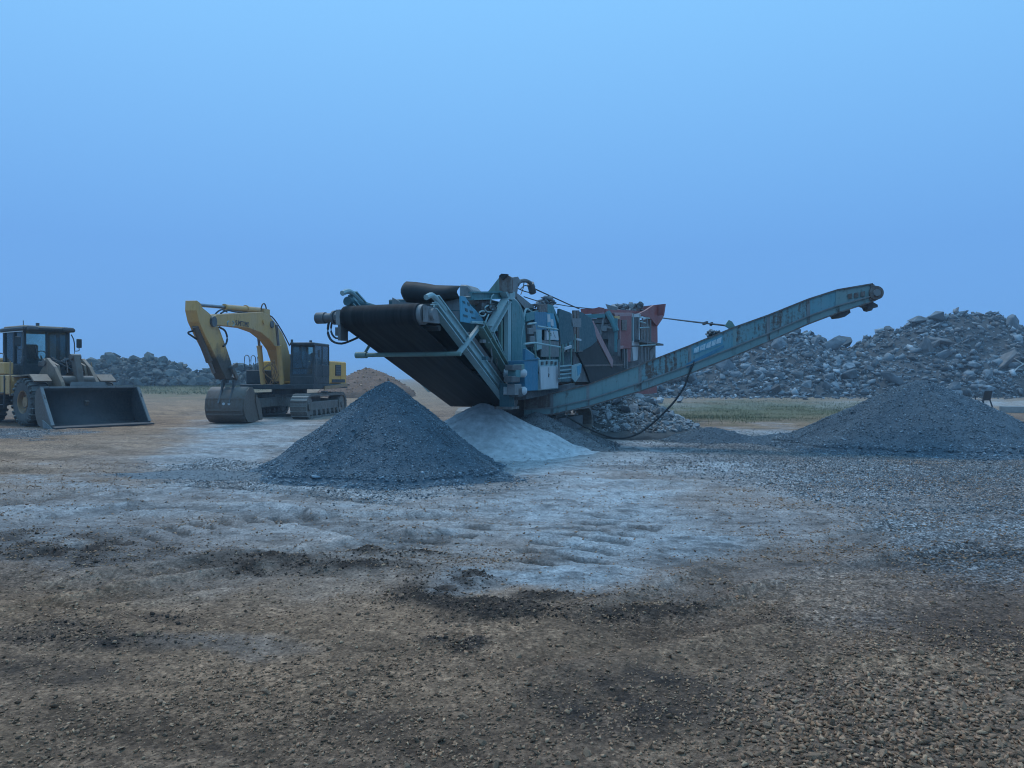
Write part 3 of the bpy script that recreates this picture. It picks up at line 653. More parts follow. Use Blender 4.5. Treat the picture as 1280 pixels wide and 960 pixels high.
def grass(name, label, n, lst, hlo, hhi, mat, seed):
    P = []
    for (cx, cy, rx, ry, k) in lst:
        m = int(n * k); a = rng.uniform(0, 2 * math.pi, m); r = np.sqrt(rng.random(m)); px = cx + rx * r * np.cos(a); py = cy + ry * r * np.sin(a)
        y = FPX * EYE / np.maximum(py - HOR, 17.9); x = (px - 640) / FPX * y; P.append(np.stack([x, y], -1))
    q = np.vstack(P); q = q[fbm(q[:, 0], q[:, 1], 1.6, seed, 3) > rng.uniform(-.9, .25, len(q))]; n = len(q)
    z = gh(q[:, 0], q[:, 1]) - .02; h = rng.uniform(hlo, hhi, n) * (1 + .5 * fbm(q[:, 0], q[:, 1], 2.2, seed + 5, 2)); a = rng.uniform(0, math.pi, n); wd = h * .10
    ln = rng.normal(0, .35, (n, 2)) * h[:, None]
    b0 = np.stack([q[:, 0] - np.cos(a) * wd, q[:, 1] - np.sin(a) * wd, z], -1); b1 = np.stack([q[:, 0] + np.cos(a) * wd, q[:, 1] + np.sin(a) * wd, z], -1)
    t = np.stack([q[:, 0] + ln[:, 0], q[:, 1] + ln[:, 1], z + h], -1); V = np.stack([b0, b1, t], 1).reshape(-1, 3)
    o = trimesh(name, V, np.arange(n * 3).reshape(-1, 3), mat, None, np.repeat(rng.random(n), 3)); o['label'] = label; o['category'] = 'grass'; return o
def grass_mat():
    m, n, b = new_mat('short dull grass'); a = nd(n, 'ShaderNodeAttribute', attribute_name='tint').outputs['Fac']
    c = mix(n, a, (.075, .085, .036), (.20, .18, .095)); n.links.new(c, b.inputs['Base Color']); b.inputs['Roughness'].default_value = .8; return m
M['grass'] = grass_mat()
grass('grass', 'dull green grass strip in front of the rock heap', 42000, [(950, 514, 140, 13, .62), (815, 522, 34, 20, .25), (1110, 512, 70, 9, .13)], .03, .10, M['grass'], 141)
grass('weeds', 'scattered taller weed tufts along the edge of the grass strip', 2600, [(870, 524, 90, 9, .3), (1000, 505, 130, 6, .4), (812, 530, 36, 12, .3)], .06, .16, M['grass'], 147)
grass('grass', 'green grass in front of the boulder bank at the left', 24000, [(230, 489, 130, 9, .7), (60, 489, 140, 9, .3)], .08, .22, M['grass'], 151)

# ------------------------------------------------------------------ blue screening plant
S = Frame(-2.25, 13.5, -22)
def sx_(x): return lambda px, py: S.px(px, py, x=x)
def sy_(y): return lambda px, py: S.px(px, py, y=y)
sp_ = S.empty('screening_plant', 'weathered blue mobile screening plant with wide black belt and long side conveyor', 'screening plant')
def part(name, mb, mat, par=None, smooth=False, bevel=0.): return mb.build(name, M[mat], par or sp_, smooth, bevel)
# wide tail conveyor
uh, zh, rh = .02, 2.70, .20; low = S.px(590, 501, x=0); ul, zl, rl = 4.25, 1.12, .17
def belt_loop(uh, zh, rh, ul, zl, rl, x0, x1, name, par=None, t=.018, seg=8):
    d = Vector((ul - uh, zl - zh)).normalized(); nrm = Vector((-d.y, d.x)); nrm = nrm if nrm.y > 0 else -nrm; path = []
    a0 = math.atan2(nrm.y, nrm.x)
    for k in range(seg + 1):
        a = a0 + math.pi * k / seg; path.append((uh + rh * math.cos(a), zh + rh * math.sin(a)))
    for k in range(seg + 1):
        a = a0 + math.pi + math.pi * k / seg; path.append((ul + rl * math.cos(a), zl + rl * math.sin(a)))
    m = MB(); n = len(path); xs = [x0, x0 + (x1 - x0) * .02] + [x0 + (x1 - x0) * k / 6 for k in range(1, 6)] + [x1 - (x1 - x0) * .02, x1]
    vs = []; fs = []; c = len(xs)
    for (u, z) in path:
        for x in xs: vs.append((x, u, z))
    for i in range(n):
        for k in range(c - 1): fs.append((i * c + k, i * c + k + 1, ((i + 1) % n) * c + k + 1, ((i + 1) % n) * c + k))
    m.add(vs, fs); o = m.build(name, M['belt'], par or sp_, True)
    md = o.modifiers.new('thick', 'SOLIDIFY'); md.thickness = t; md.offset = -1; return o
belt_loop(uh, zh, rh, ul, zl, rl, -.80, .72, 'conveyor_belt')
part('head_drum', MB().cyl((-.82, uh, zh), (.80, uh, zh), rh - .025, 24), 'steel', smooth=True)
part('tail_drum', MB().cyl((-.82, ul, zl), (.80, ul, zl), rl - .025, 20), 'steel', smooth=True)
m = MB().cyl((-.84, uh, zh), (-1.02, uh, zh), .10, 16).cyl((-1.02, uh, zh), (-1.06, uh, zh), .13, 16).cyl((-1.06, uh, zh), (-1.24, uh, zh), .085, 14).cyl((-1.24, uh, zh), (-1.42, uh, zh), .105, 14); part('drive_motor', m, 'dark', smooth=True)
m = MB().box((-.90, uh - .11, zh - .42), (-.84, uh + .12, zh + .13)).box((-1.0, uh - .05, zh - .33), (-.90, uh + .04, zh - .18)); part('bearing_bracket', m, 'dark')
part('hose', MB().tube([(-1.17, uh, zh - .08), (-1.19, uh, zh - .27), (-1.10, uh, zh - .42), (-.93, uh + .05, zh - .47), (-.80, uh + .2, zh - .40), (-.74, uh + .35, zh - .33)], .022), 'hose', smooth=True)
part('hose', MB().tube([(-1.10, uh, zh - .05), (-1.12, uh, zh - .25), (-1.02, uh, zh - .37), (-.9, uh + .05, zh - .34), (-.84, uh + .15, zh - .2)], .018), 'hose', smooth=True)
m = MB().cyl(S.px(434, 376.5, x=-.86), S.px(452, 384, x=-.86) + Vector((0, .5, 0)), .085, 14).box(S.px(438, 369, x=-.86) - Vector((.03, .03, 0)), S.px(438, 374, x=-.86) + Vector((.03, .03, 0))); part('take_up_ram', m, 'teal_dark', smooth=True)
# side beams of the tail conveyor
A = S.px(543, 380, x=.90); B = S.px(629, 494, x=.90)
for sgn in (1, -1):
    a_ = Vector((sgn * .90, A.y, A.z)); b_ = Vector((sgn * .90, B.y, B.z)); d = (b_ - a_).normalized(); n_ = Vector((0, -d.z, d.y)); n_ = n_ if n_.z > 0 else -n_
    if sgn < 0: a_ = a_ + n_ * .17 + Vector((.06, 0, 0)); b_ = b_ + n_ * .17 + Vector((.06, 0, 0))
    part('side_beam', MB().chan(a_ + n_ * .10, b_ + n_ * .10, .11, .17, .025).chan(a_ - n_ * .05, b_ - n_ * .05, .15, .11, .022), 'pale_blue')
    part('side_plate', MB().plate([a_ + d * 1.3 + n_ * .2, b_ + n_ * .2, b_ + n_ * .34, a_ + d * 1.5 + n_ * .34], .02), 'steel')
    hk = MB().tube([a_ - d * .10 + n_ * .02 + Vector((0, -.22, .02)), a_ - d * .06 + n_ * .06 + Vector((0, -.06, .06)), a_ + d * .12 + n_ * .12, a_ + d * .4 + n_ * .12], .05, 8); part('head_guard', hk, 'pale_blue', smooth=True)
    part('bearing', MB().cyl((sgn * .82, uh, zh), (sgn * 1.0, uh, zh), .10, 14).box((sgn * .84, uh - .13, zh - .14), (sgn * .93, uh + .3, zh + .13)), 'steel', smooth=True)
g_ = MB().tube([S.px(531, 382, x=.74) + Vector((0, -.12, 0)), S.px(527, 388, x=.74) + Vector((0, -.12, 0)), S.px(528, 395, x=.74) + Vector((0, -.12, 0)), S.px(533, 397, x=.74) + Vector((0, -.12, 0))], .012).tube([S.px(529, 388, x=.74) + Vector((0, -.12, 0)), S.px(540, 388, x=.86) + Vector((0, -.12, 0))], .012, smooth=1); part('scraper_rod', g_, 'steel')
cb = S.px(588, 443, x=1.02); cb.y -= .42; cb.z = 2.05; part('cross_pipe', MB().cyl((1.02, cb.y, cb.z), (-1.22, cb.y, cb.z), .042, 12).cyl((-1.22, cb.y, cb.z), (-.98, cb.y, cb.z), .062, 12), 'green', smooth=True)
part('strut', MB().beam((-1.05, cb.y, cb.z), (-.92, cb.y + .12, cb.z + .30), .05, .05), 'green')
part('strut', MB().beam((.97, cb.y, cb.z), S.px(599, 408, x=.97), .07, .07), 'pale_blue')
A2 = S.px(600, 406, x=1.02); B2 = S.px(641, 476, x=1.02)
part('diagonal_beam', MB().chan(A2, B2, .17, .16, .03), 'green')
part('hinge_pin', MB().cyl(S.px(589, 403, x=1.05), S.px(607, 403, x=1.05), .022, 8).box(S.px(594, 402, x=1.05) - Vector((.05, .05, .02)), S.px(603, 407, x=1.05) + Vector((.05, .05, .02))), 'pale_blue')
# return rollers below the belt frame
for k in range(4):
    f = (k + .6) / 4; part('idler_roller', MB().cyl((-.78, uh + (ul - uh) * f, zh + (zl - zh) * f + .04), (.76, uh + (ul - uh) * f, zh + (zl - zh) * f + .04), .05, 10), 'dark', smooth=True)
# rubber curtain and chute over the head of the belt
yc = 1.35
def curtain():
    top = [(505, 354), (509, 352), (520, 352.5), (532, 354), (545, 356.5), (560, 357), (574, 357)]; bot = [(505, 375), (509, 378), (520, 378.5), (532, 379), (545, 379.5), (560, 377), (574, 373)]
    vs = []; fs = []; K = 6
    for i in range(len(top)):
        for k in range(K):
            f = k / (K - 1); p_ = S.px(top[i][0] + (bot[i][0] - top[i][0]) * f, top[i][1] + (bot[i][1] - top[i][1]) * f, y=yc); p_.y -= .13 * math.sin(math.pi * f) + .03 * math.sin(i * 1.7); vs.append(p_)
    for i in range(len(top) - 1):
        for k in range(K - 1): fs.append((i * K + k, i * K + k + 1, (i + 1) * K + k + 1, (i + 1) * K + k))
    o = MB().add(vs, fs).build('rubber_curtain', M['rubber'], sp_, True); md = o.modifiers.new('thick', 'SOLIDIFY'); md.thickness = .03
curtain()
F = sy_(yc + .12)
part('chute_plate', MB().plate([F(545, 379), F(575, 372), F(575, 388), F(545, 386)], .04), 'steel')
part('chute_plate', MB().plate([F(543, 388), F(574, 389), F(574, 413), F(556, 402)], .04), 'steel')
part('chute_plate', MB().plate([F(491, 372), F(500, 377), F(545, 379), F(545, 390), F(491, 388)], .04), 'steel')
F = sx_(.97)
part('side_sign', MB().plate([F(575, 370), F(581, 371), F(588, 382), F(594, 388), F(605, 402), (F(592, 405)), F(576, 402)], .03), 'cyan')
for (a, b, c, d) in ((577, 376, 580, 380), (583, 378, 586, 383), (580, 385, 583, 390), (586, 388, 590, 392), (578, 393, 583, 397), (588, 396, 593, 399), (582, 372, 584, 375)):
    part('worn_mark', MB().plate([F(a, b), F(c, b + 1), F(c + .6, d), F(a + .8, d - 1)], .045), 'teal_dark')
F = sy_(2.3)
part('screen_hood', MB().plate([F(574, 355.5), F(584, 356), F(590, 362), F(595, 372), F(586, 379), (F(574, 372))], .5, (0, 1, 0)), 'steel', bevel=.03)
part('exhaust_pipe', MB().tube([S.px(589, 376, x=.85), S.px(596, 378, x=.85), S.px(612, 377, x=.85)], .065, 10), 'rusty', smooth=True)
for k, (cx, cy, r) in enumerate(((607, 388, 6), (611, 386, 5), (616, 384, 5), (603, 392, 4))):
    pts = [S.px(cx + r * math.cos(a), cy + r * .8 * math.sin(a), x=1.0 + .02 * k) for a in np.linspace(0, 5.3, 9)]; part('hose', MB().tube(pts, .016, 6), 'pale_blue' if k % 2 else 'hose', smooth=True)
part('valve_block', MB().box(S.px(600, 392, x=.9) - Vector((.08, .08, 0)), S.px(610, 381, x=.9) + Vector((.08, .2, 0))), 'dark', bevel=.01)
part('hose', MB().tube([S.px(612, 386, x=1.), S.px(614, 372, x=1.), S.px(617, 368, x=1.)], .015), 'pale_blue'); part('hose', MB().tube([S.px(604, 396, x=1.), S.px(606, 404, x=1.), S.px(601, 410, x=1.)], .015), 'hose')
# body
part('screen_box', MB().box((-1.15, 4.5, 1.5), (.86, 8.1, 3.25)), 'teal_dark', bevel=.02)
part('screen_deck', MB().plate([(-1.12, 2.0, 2.45), (-1.12, 4.49, 1.9), (-1.12, 4.49, 3.22), (-1.12, 2.0, 3.22)], 1.96, (1, 0, 0)), 'teal_dark', bevel=.02)
for k in range(3): part('body_rib', MB().box((.865, 4.9 + k * 1.0, 1.6), (.925, 5.0 + k * 1.0, 3.2)), 'teal')
part('top_beam', MB().chan(S.px(589, 370, x=.95), S.px(633, 369, x=.95), .12, .16), 'teal')
part('chassis_beam', MB().box((.62, 4.0, 1.12), (.90, 9.4, 1.42)), 'dark'); part('chassis_beam', MB().box((-.90, 4.0, 1.12), (-.62, 9.4, 1.42)), 'dark')
part('cross_member', MB().box((-.62, 4.6, 1.15), (.62, 4.8, 1.4)), 'dark'); part('cross_member', MB().box((-.62, 8.6, 1.15), (.62, 8.8, 1.4)), 'dark')
F = sx_(1.06)
part('post_head', MB().plate([F(628, 365), F(640, 365), F(640, 371), F(637, 375), F(632, 374)], .14), 'pale_blue')
part('brace', MB().chan(F(634, 374), F(612, 412), .16, .17, .03), 'pale_blue')
part('post', MB().beam(F(634.5, 376), F(634.5, 452), .09, .17, (0, 1, 0)), 'pale_blue')
part('post', MB().beam(S.px(626, 400, x=.97), S.px(626, 446, x=.97), .06, .1, (0, 1, 0)), 'green')
part('brace', MB().chan(S.px(612, 412, x=1.), S.px(628, 446, x=1.), .1, .1, .02), 'pale_blue')
part('side_panel', MB().plate([F(638, 374), F(644, 377), F(650, 386), F(655, 404), F(657, 440), F(657, 462), F(638, 462)], .06), 'teal')
part('edge_strip', MB().tube([F(638, 372.5), F(645, 377), F(651, 386), F(654.5, 400), F(652, 412), F(650, 430), F(650, 462)], .035, 6), 'pale_blue', smooth=True)
part('edge_strip', MB().tube([F(666, 392), F(658, 386), F(655, 396)], .025, 6), 'pale_blue', smooth=True)
F = sy_(3.2)
part('top_guard', MB().plate([F(609, 367), F(624, 348), F(629, 345), F(629, 367)], .06), 'green')
part('feed_flap', MB().plate([S.px(625, 346, y=3.05), S.px(628, 343, y=3.05), S.px(634, 343.5, y=3.05), S.px(640, 347, y=3.05), S.px(640, 366, y=3.05), S.px(626, 366, y=3.05)], .12), 'rusty')
part('feed_lip', MB().plate([S.px(625, 345, y=3.0), S.px(628, 342.5, y=3.0), S.px(635, 343, y=3.0), S.px(633, 347, y=3.0), S.px(629, 350, y=3.0)], .10), 'rubber')
F = sx_(.9)
part('guard_plate', MB().plate([F(640, 347), F(646, 346), F(649, 351), F(646, 360), F(644, 372), F(640, 372)], .06), 'steel')
part('guard_plate', MB().plate([F(644, 366), F(652, 372), F(662, 380), F(668, 385), F(655, 386), F(645, 374)], .06), 'steel')
part('work_lamp_arm', MB().tube([F(646, 357), F(650, 352), F(657, 351), F(663, 354), F(667, 359)], .045, 8), 'dark', smooth=True)
part('work_lamp', MB().cyl(F(663, 357) + Vector((0, 0, .05)), F(666, 366), .085, 12), 'dark', smooth=True)
for pts in ([(646, 360), (655, 364), (663, 366)], [(655, 353), (654, 360), (651, 368)], [(650, 362), (656, 357), (662, 359)]): part('cable', MB().tube([F(*q) for q in pts], .012), 'hose')
part('stay_cable', MB().tube([F(668, 361), F(690, 371), F(712, 381), F(724, 386)], .016), 'hose')
part('stay_cable', MB().tube([F(655, 371), F(675, 377), F(700, 381), F(712, 383), F(740, 386)], .012), 'hose')
# right flank
F = sx_(1.08)
part('flank_plate', MB().plate([F(657, 392), F(672, 388), F(672, 398), F(657, 402)], .04), 'teal')
part('flank_plate', MB().plate([F(667, 390), F(682, 390), F(682, 412), F(668, 412)], .05), 'blue', bevel=.005)
part('flank_plate', MB().plate([F(682, 391), F(691, 392), F(694, 404), F(697, 426), F(683, 424)], .05), 'cyan')
part('worn_mark', MB().plate([F(682.5, 393), F(686, 393), F(687, 402), F(683, 403)], .06), 'white'); part('worn_mark', MB().plate([F(687, 399), F(690, 399), F(691, 408), F(687, 407)], .06), 'white'); part('worn_mark', MB().plate([F(682, 413), F(696, 414), F(697, 425), F(682, 425)], .06), 'white')
part('flank_plate', MB().plate([F(672, 381), F(683, 380), F(683, 390), F(672, 390)], .05), 'rusty')
part('flank_plate', MB().plate([F(683, 380), F(690, 382), F(698, 400), F(700, 412), F(692, 392), F(683, 391)], .05), 'teal')
def lumps(name, label_pts, plane, mk, rad, n):
    P = [plane(*q) for q in label_pts]; pos = []
    for _ in range(n):
        a, b = random.sample(P, 2); f = random.random(); q = a.lerp(b, f) + Vector((random.uniform(-rad, rad) * 1.5, random.uniform(-rad, rad), 0)); pos.append(q[:])
    return scatter(name, PROTO_M, np.array(pos), np.clip(np.exp(rng.normal(math.log(rad), .4, n)), .02, .3), M[mk], sp_)
lumps('spilled_dirt', [(672, 381), (678, 375), (684, 371), (688, 374), (690, 381), (680, 380)], sx_(.8), 'rubble', .07, 90)
part('dirt_shelf', MB().plate([S.px(671, 381, x=1.0), S.px(692, 381, x=1.0), S.px(692, 381, x=1.0) + Vector((-.5, 0, 0)), S.px(671, 381, x=1.0) + Vector((-.5, 0, 0))], .04), 'rusty')
part('recess_shade', MB().plate([F(656, 405), F(667, 404), F(667, 434), F(657, 434)], .03), 'rubber')  # flat black plate, its colour standing in for the shade of the recess
for q in ((658, 410, 664, 418), (660, 420, 666, 428), (663, 407, 667, 415)): part('engine_block', MB().plate([F(q[0], q[1]), F(q[2], q[1]), F(q[2], q[3]), F(q[0], q[3])], .12), 'steel', bevel=.01)
part('flank_column', MB().plate([F(668, 412), F(675, 412), F(675, 436), F(669, 438)], .09), 'pale_blue')
part('flank_plate', MB().plate([F(676, 425), F(698, 427), F(698, 446), F(676, 446)], .03), 'steel')
part('flank_plate', MB().plate([F(698, 386), F(712, 391), F(715, 408), F(716, 425), F(700, 432), F(697, 405)], .06), 'teal_dark')
part('flank_plate', MB().plate([F(699, 420), F(715, 424), F(716, 436), F(700, 436)], .05), 'teal')
for px, w_, mk in ((699, 3, 'rusty'), (704, 1.5, 'steel'), (708, 2, 'dark'), (713, 1.5, 'steel'), (716, 3, 'rusty'), (720, 3, 'rusty')): part('upright', MB().plate([F(px, 392 - (4 if px > 714 else 0)), F(px + w_, 392 - (4 if px > 714 else 0)), F(px + w_, 440), F(px, 440)], .05), mk)
part('upright_bracket', MB().plate([F(713, 398), F(725, 398), F(725, 409), F(713, 409)], .06), 'steel')
F = sx_(1.5)
for a, b in (((672, 408), (697, 412)), ((655, 430), (668, 428.5)), ((668, 428.5), (700, 434)), ((660, 405), (670, 404))): part('hand_rail', MB().cyl(F(*a), F(*b), .022, 8), 'pale_blue', smooth=True)
for a, b in (((687, 411), (687, 450)), ((668, 428), (670, 447)), ((700, 434), (700, 452)), ((703, 430), (704, 456)), ((714, 436), (714, 456)), ((719, 418), (719, 440))): part('rail_post', MB().cyl(F(*a), F(*b), .02, 8), 'green', smooth=True)
part('lamp_bracket', MB().beam(F(706, 436), F(714, 433), .03, .06), 'white'); part('lamp_bracket', MB().beam(F(721, 424), F(726, 425), .03, .05), 'white')
F = sx_(1.45)
part('walkway', MB().box((.9, S.px(655, 450, x=1.45).y, 1.70), (1.44, S.px(715, 450, x=1.45).y, 1.75)), 'dark')
part('toolbox', MB().plate([F(655, 451), F(672.5, 450), F(672.5, 488), F(657, 489)], .4, (-1, 0, 0)), 'blue', bevel=.01)
part('toolbox_lid', MB().plate([F(655, 436), F(673, 449), F(655, 450)], .06), 'blue'); part('lid_edge', MB().beam(F(656, 436), F(673.5, 449), .05, .03), 'pale_blue')
part('control_cabinet', MB().plate([F(673.5, 450), F(698, 449.5), F(698, 486), F(675, 488)], .4, (-1, 0, 0)), 'pale_blue', bevel=.01)
F = sx_(1.47)
dr = part('cabinet_door', MB().plate([F(674.5, 458), F(697, 457.5), F(697, 484.5), F(676, 487)], .03), 'white')
part('door_handle', MB().beam(F(684.5, 459), F(685.5, 468), .03, .03).beam(F(685.3, 467), F(684.6, 471), .05, .05), 'dark', dr)
for q in ((677, 452), (683, 451.5), (689, 451.5), (694, 452)): part('switch', MB().plate([F(q[0], q[1]), F(q[0] + 2, q[1]), F(q[0] + 2, q[1] + 4), F(q[0], q[1] + 4)], .02), 'dark')
F = sx_(1.45)
for px, py in ((655, 466.5), (655, 488.5)): part('air_tank', MB().cyl(F(px, py) + Vector((-.35, -.25, 0)), F(px, py) + Vector((.02, 0, 0)), .085, 16).cyl(F(px, py) + Vector((.02, 0, 0)), F(px, py) + Vector((.05, .02, 0)), .085, 16, .05), 'white', smooth=True)
for k, (x0, y0, x1, y1, mk) in enumerate(((641, 456, 652, 463, 'dark'), (645, 462, 651, 472, 'teal'), (640, 470, 650, 478, 'dark'), (644, 480, 652, 494, 'steel'), (652, 455, 656, 462, 'green'), (648, 485, 656, 496, 'dark'))): part('pump_part', MB().plate([F(x0, y0), F(x1, y0), F(x1, y1), F(x0, y1)], .18, (-1, 0, 0)), mk, bevel=.01)
part('leg', MB().box((1.0, S.px(630, 490, x=1.05).y - .12, 1.02), (1.22, S.px(630, 490, x=1.05).y + .14, 1.5)), 'teal_dark'); part('foot', MB().box((.92, S.px(630, 490, x=1.05).y - .2, .97), (1.3, S.px(630, 490, x=1.05).y + .22, 1.02)), 'rusty')
# the clutter of pipes, hoses and brackets along the flank
rc = random.Random(5)
def flank(px, py, x): return S.px(px, py, x=x)
for k in range(26):
    x_ = rc.uniform(.95, 1.12); a = (rc.uniform(600, 722), rc.uniform(380, 470)); L2 = rc.uniform(8, 30); an = rc.choice([0.05, 1.5, 1.6, 1.0, -.9, 1.57])
    pts = [flank(a[0] + L2 * t * math.cos(an) * .6 + rc.uniform(-1.5, 1.5), min(478, a[1] + L2 * t * math.sin(an) + rc.uniform(-1.5, 1.5)), x_) for t in (0, .33, .66, 1)]
    part('pipe', MB().tube(pts, rc.choice([.012, .016, .022]), 6), rc.choice(['hose', 'hose', 'steel', 'rusty', 'pale_blue', 'dark']), smooth=True)
for k in range(22):
    x_ = rc.uniform(.92, 1.10); px, py = rc.uniform(604, 720), rc.uniform(384, 470); w2, h2 = rc.uniform(1.2, 4), rc.uniform(1.5, 6)
    part('bracket', MB().plate([flank(px, py, x_), flank(px + w2, py, x_), flank(px + w2, py + h2, x_), flank(px, py + h2, x_)], rc.uniform(.04, .14), (-1, 0, 0)), rc.choice(['dark', 'dark', 'rusty', 'steel', 'teal', 'teal_dark', 'machine_black']), bevel=.006)
# ladder
F = sx_(1.56)
lad = part('ladder', MB().beam(F(698.5, 453), F(699.5, 477), .03, .03).beam(F(713, 453), F(713, 475), .03, .03), 'steel')
for k in range(4): part('rung', MB().beam(F(699, 458 + 5 * k), F(713, 456.5 + 5 * k), .05, .03), 'pale_blue', lad)
part('step_plate', MB().plate([F(714, 457), F(725, 454), F(724, 470), F(718, 478), F(714, 473)], .04), 'pale_blue'); part('step_plate', MB().plate([F(720, 458), F(726, 455), F(725, 466), F(721, 470)], .05), 'cyan')
part('sill_beam', MB().beam(S.px(655, 494, x=1.2), S.px(716, 483, x=1.2), .1, .16), 'dark')
# crawler tracks under the chassis
def crawler(par, x0, x1, y0, y1, r, zc, mat='track', name='track', shoes=True, shoe=.16, tooth=.03):
    prof_ = []; n = 10
    for k in range(n + 1): a = math.pi / 2 + math.pi * k / n; prof_.append((y0 + r + r * math.cos(a), zc + r * math.sin(a)))
    for k in range(n + 1): a = -math.pi / 2 + math.pi * k / n; prof_.append((y1 - r + r * math.cos(a), zc + r * math.sin(a)))
    m = MB(); ring = prof_; inner = [((y0 + y1) / 2 + (p_[0] - (y0 + y1) / 2) * (1 - .07 / ((y1 - y0) / 2)), zc + (p_[1] - zc) * .86) for p_ in prof_]
    vs = []; k = len(ring)
    for x in (x0, x1): vs += [(x, a, b) for a, b in ring] + [(x, a, b) for a, b in inner]
    fs = []
    for i in range(k):
        j = (i + 1) % k; fs += [(i, j, 2 * k + j, 2 * k + i), (k + i, 3 * k + i, 3 * k + j, k + j), (i, k + i, k + j, j), (2 * k + i, 2 * k + j, 3 * k + j, 3 * k + i)]
    m.add(vs, fs); tr = m.build(name, M[mat], par)
    if shoes:
        P = [Vector((0, a, b)) for a, b in ring + ring[:1]]; L_ = [0]
        for i in range(len(P) - 1): L_.append(L_[-1] + (P[i + 1] - P[i]).length)
        ns = int(L_[-1] / shoe); me = None
        for s_ in range(ns):
            d = L_[-1] * s_ / ns; i = max(k_ for k_ in range(len(L_) - 1) if L_[k_] <= d); f = (d - L_[i]) / max(1e-6, L_[i + 1] - L_[i]); q = P[i].lerp(P[i + 1], f); t = (P[i + 1] - P[i]).normalized()
            if me is None: o = MB().box((x0 - .015, -shoe * .44, -.012), (x1 + .015, shoe * .44, .012)).box((x0 - .015, -shoe * .4, .012), (x1 + .015, -shoe * .26, .012 + tooth)).build('track_shoe', M[mat], tr); me = o.data
            else: o = bpy.data.objects.new('track_shoe', me); COL.objects.link(o); o.parent = tr
            nr = Vector((0, t.z, -t.y)); c_ = Vector((0, (y0 + y1) / 2, zc)); nr = nr if nr.dot(q - c_) > 0 else -nr
            o.location = q + nr * .008; ang = math.atan2(nr.z, nr.y) - math.pi / 2; o.rotation_euler = (ang, 0, 0)
    return tr
crawler(sp_, .95, 1.33, 5.4, 8.6, .40, .46, shoes=False); crawler(sp_, -1.33, -.95, 5.4, 8.6, .40, .46, shoes=False)
part('track_frame', MB().box((-1.2, 5.9, .3), (1.2, 8.1, .62)).box((-.8, 6.2, .6), (.8, 7.8, 1.14)), 'dark')
# dark hopper end with the feed belt below
F = sx_(.95)
part('hopper_side', MB().plate([F(722, 389), F(727, 391), F(738, 398), F(742, 410), F(745, 426), F(737, 433), F(722, 441)], .06), 'teal_dark'); part('hopper_edge', MB().tube([F(724, 392), F(731, 395), F(736, 400)], .03), 'pale_blue')
part('feed_conveyor', MB().plate([F(722, 441), F(744, 424), F(752, 436), F(768, 456), F(784, 461), F(779, 469), F(752, 480), F(738, 478), F(732, 462)], 1.5, (-1, 0, 0)), 'rubber')
part('hopper_strip', MB().beam(F(740, 406), F(765, 455), .05, .26), 'pink'); part('hopper_strip', MB().beam(F(730, 457), F(778, 456), .04, .05), 'rusty')
part('hopper_back', MB().box((-1.1, 8.2, 1.5), (.9, 10.4, 2.5)), 'dark')

# ------------------------------------------------------------------ the plant's long side conveyor
K = Frame(.4, 17.9, -8.05)
def kp(px, py, y=0.): return K.px(px, py, y=y)
kin = Matrix.Rotation(S.a, 3, 'Z').transposed()
def toS(p): return S.local(K.world(p))
TOP = [(655, 497), (690, 492), (735, 481), (800, 456), (862, 432), (918, 409), (960, 394), (1010, 374), (1046, 362.5), (1090, 355)]
BOT = [(655, 519), (690, 518), (735, 508), (800, 489), (862, 467), (918, 445), (960, 427), (1010, 405), (1046, 391.5), (1090, 377)]
def iv(pts, px): return float(np.interp(px, [a for a, _ in pts], [b for _, b in pts]))
CW = .95
sc_parts = thing('side_conveyor', '', '') ; sc_parts.parent = sp_; del sc_parts['label']; del sc_parts['category']
sc_parts.location = S.local(K.o); sc_parts.rotation_euler = (0, 0, K.a - S.a)
secs = [(655, 690, 'rusty'), (690, 735, 'teal2'), (735, 800, 'teal2'), (800, 862, 'cy_rust'), (862, 918, 'cyan2'), (918, 960, 'cy_rust'), (960, 1010, 'cy_rust'), (1010, 1046, 'cyan2'), (1046, 1090, 'teal2')]
M['teal2'] = paint('grey teal paint', (.135, .25, .255), .48, .22, scale=1.2, fade=.25); M['cyan2'] = paint('worn sky blue paint', (.085, .26, .31), .46, .18, scale=1.3, fade=.22); M['cy_rust'] = paint('rust blotched blue paint', (.11, .245, .27), .70, .18, scale=1.5, fade=.22)
for a, b, mk in secs:
    def lp(px, f): return kp(px, iv(TOP, px) + (iv(BOT, px) - iv(TOP, px)) * f)
    a_, b_ = a + .25, b - .25
    part('side_panel', MB().plate([lp(a_, 0), lp(b_, 0), lp(b_, .66), lp(a_, .66)], .03), mk, sc_parts)
    part('lower_channel', MB().plate([lp(a_, .70), lp(b_, .70), lp(b_, .98), lp(a_, .98)], .05), 'teal2', sc_parts)
    off = Vector((0, CW, 0))
    part('side_panel', MB().plate([lp(a_, 0) + off, lp(b_, 0) + off, lp(b_, .66) + off, lp(a_, .66) + off], .03), mk, sc_parts)
    part('lip', MB().beam(lp(a, 0), lp(b, 0), .09, .03), 'rusty', sc_parts)
    part('flange', MB().beam(lp(a, .68), lp(b, .68), .14, .025), 'steel', sc_parts)
    part('bottom_flange', MB().beam(lp(a, 1.) , lp(b, 1.), .12, .03), 'rusty', sc_parts)
    part('rib', MB().beam(lp(b, .02), lp(b, .97), .07, .05, (0, 1, 0)), 'steel' if mk != 'cyan2' else 'teal2', sc_parts)
    n = max(1, int((b - a) / 22))
    for k in range(n):
        q = lp(a + (b - a) * (k + .5) / n, .5); part('idler_roller', MB().cyl(q + Vector((0, .06, 0)), q + Vector((0, CW - .06, 0)), .05, 8), 'dark', sc_parts)
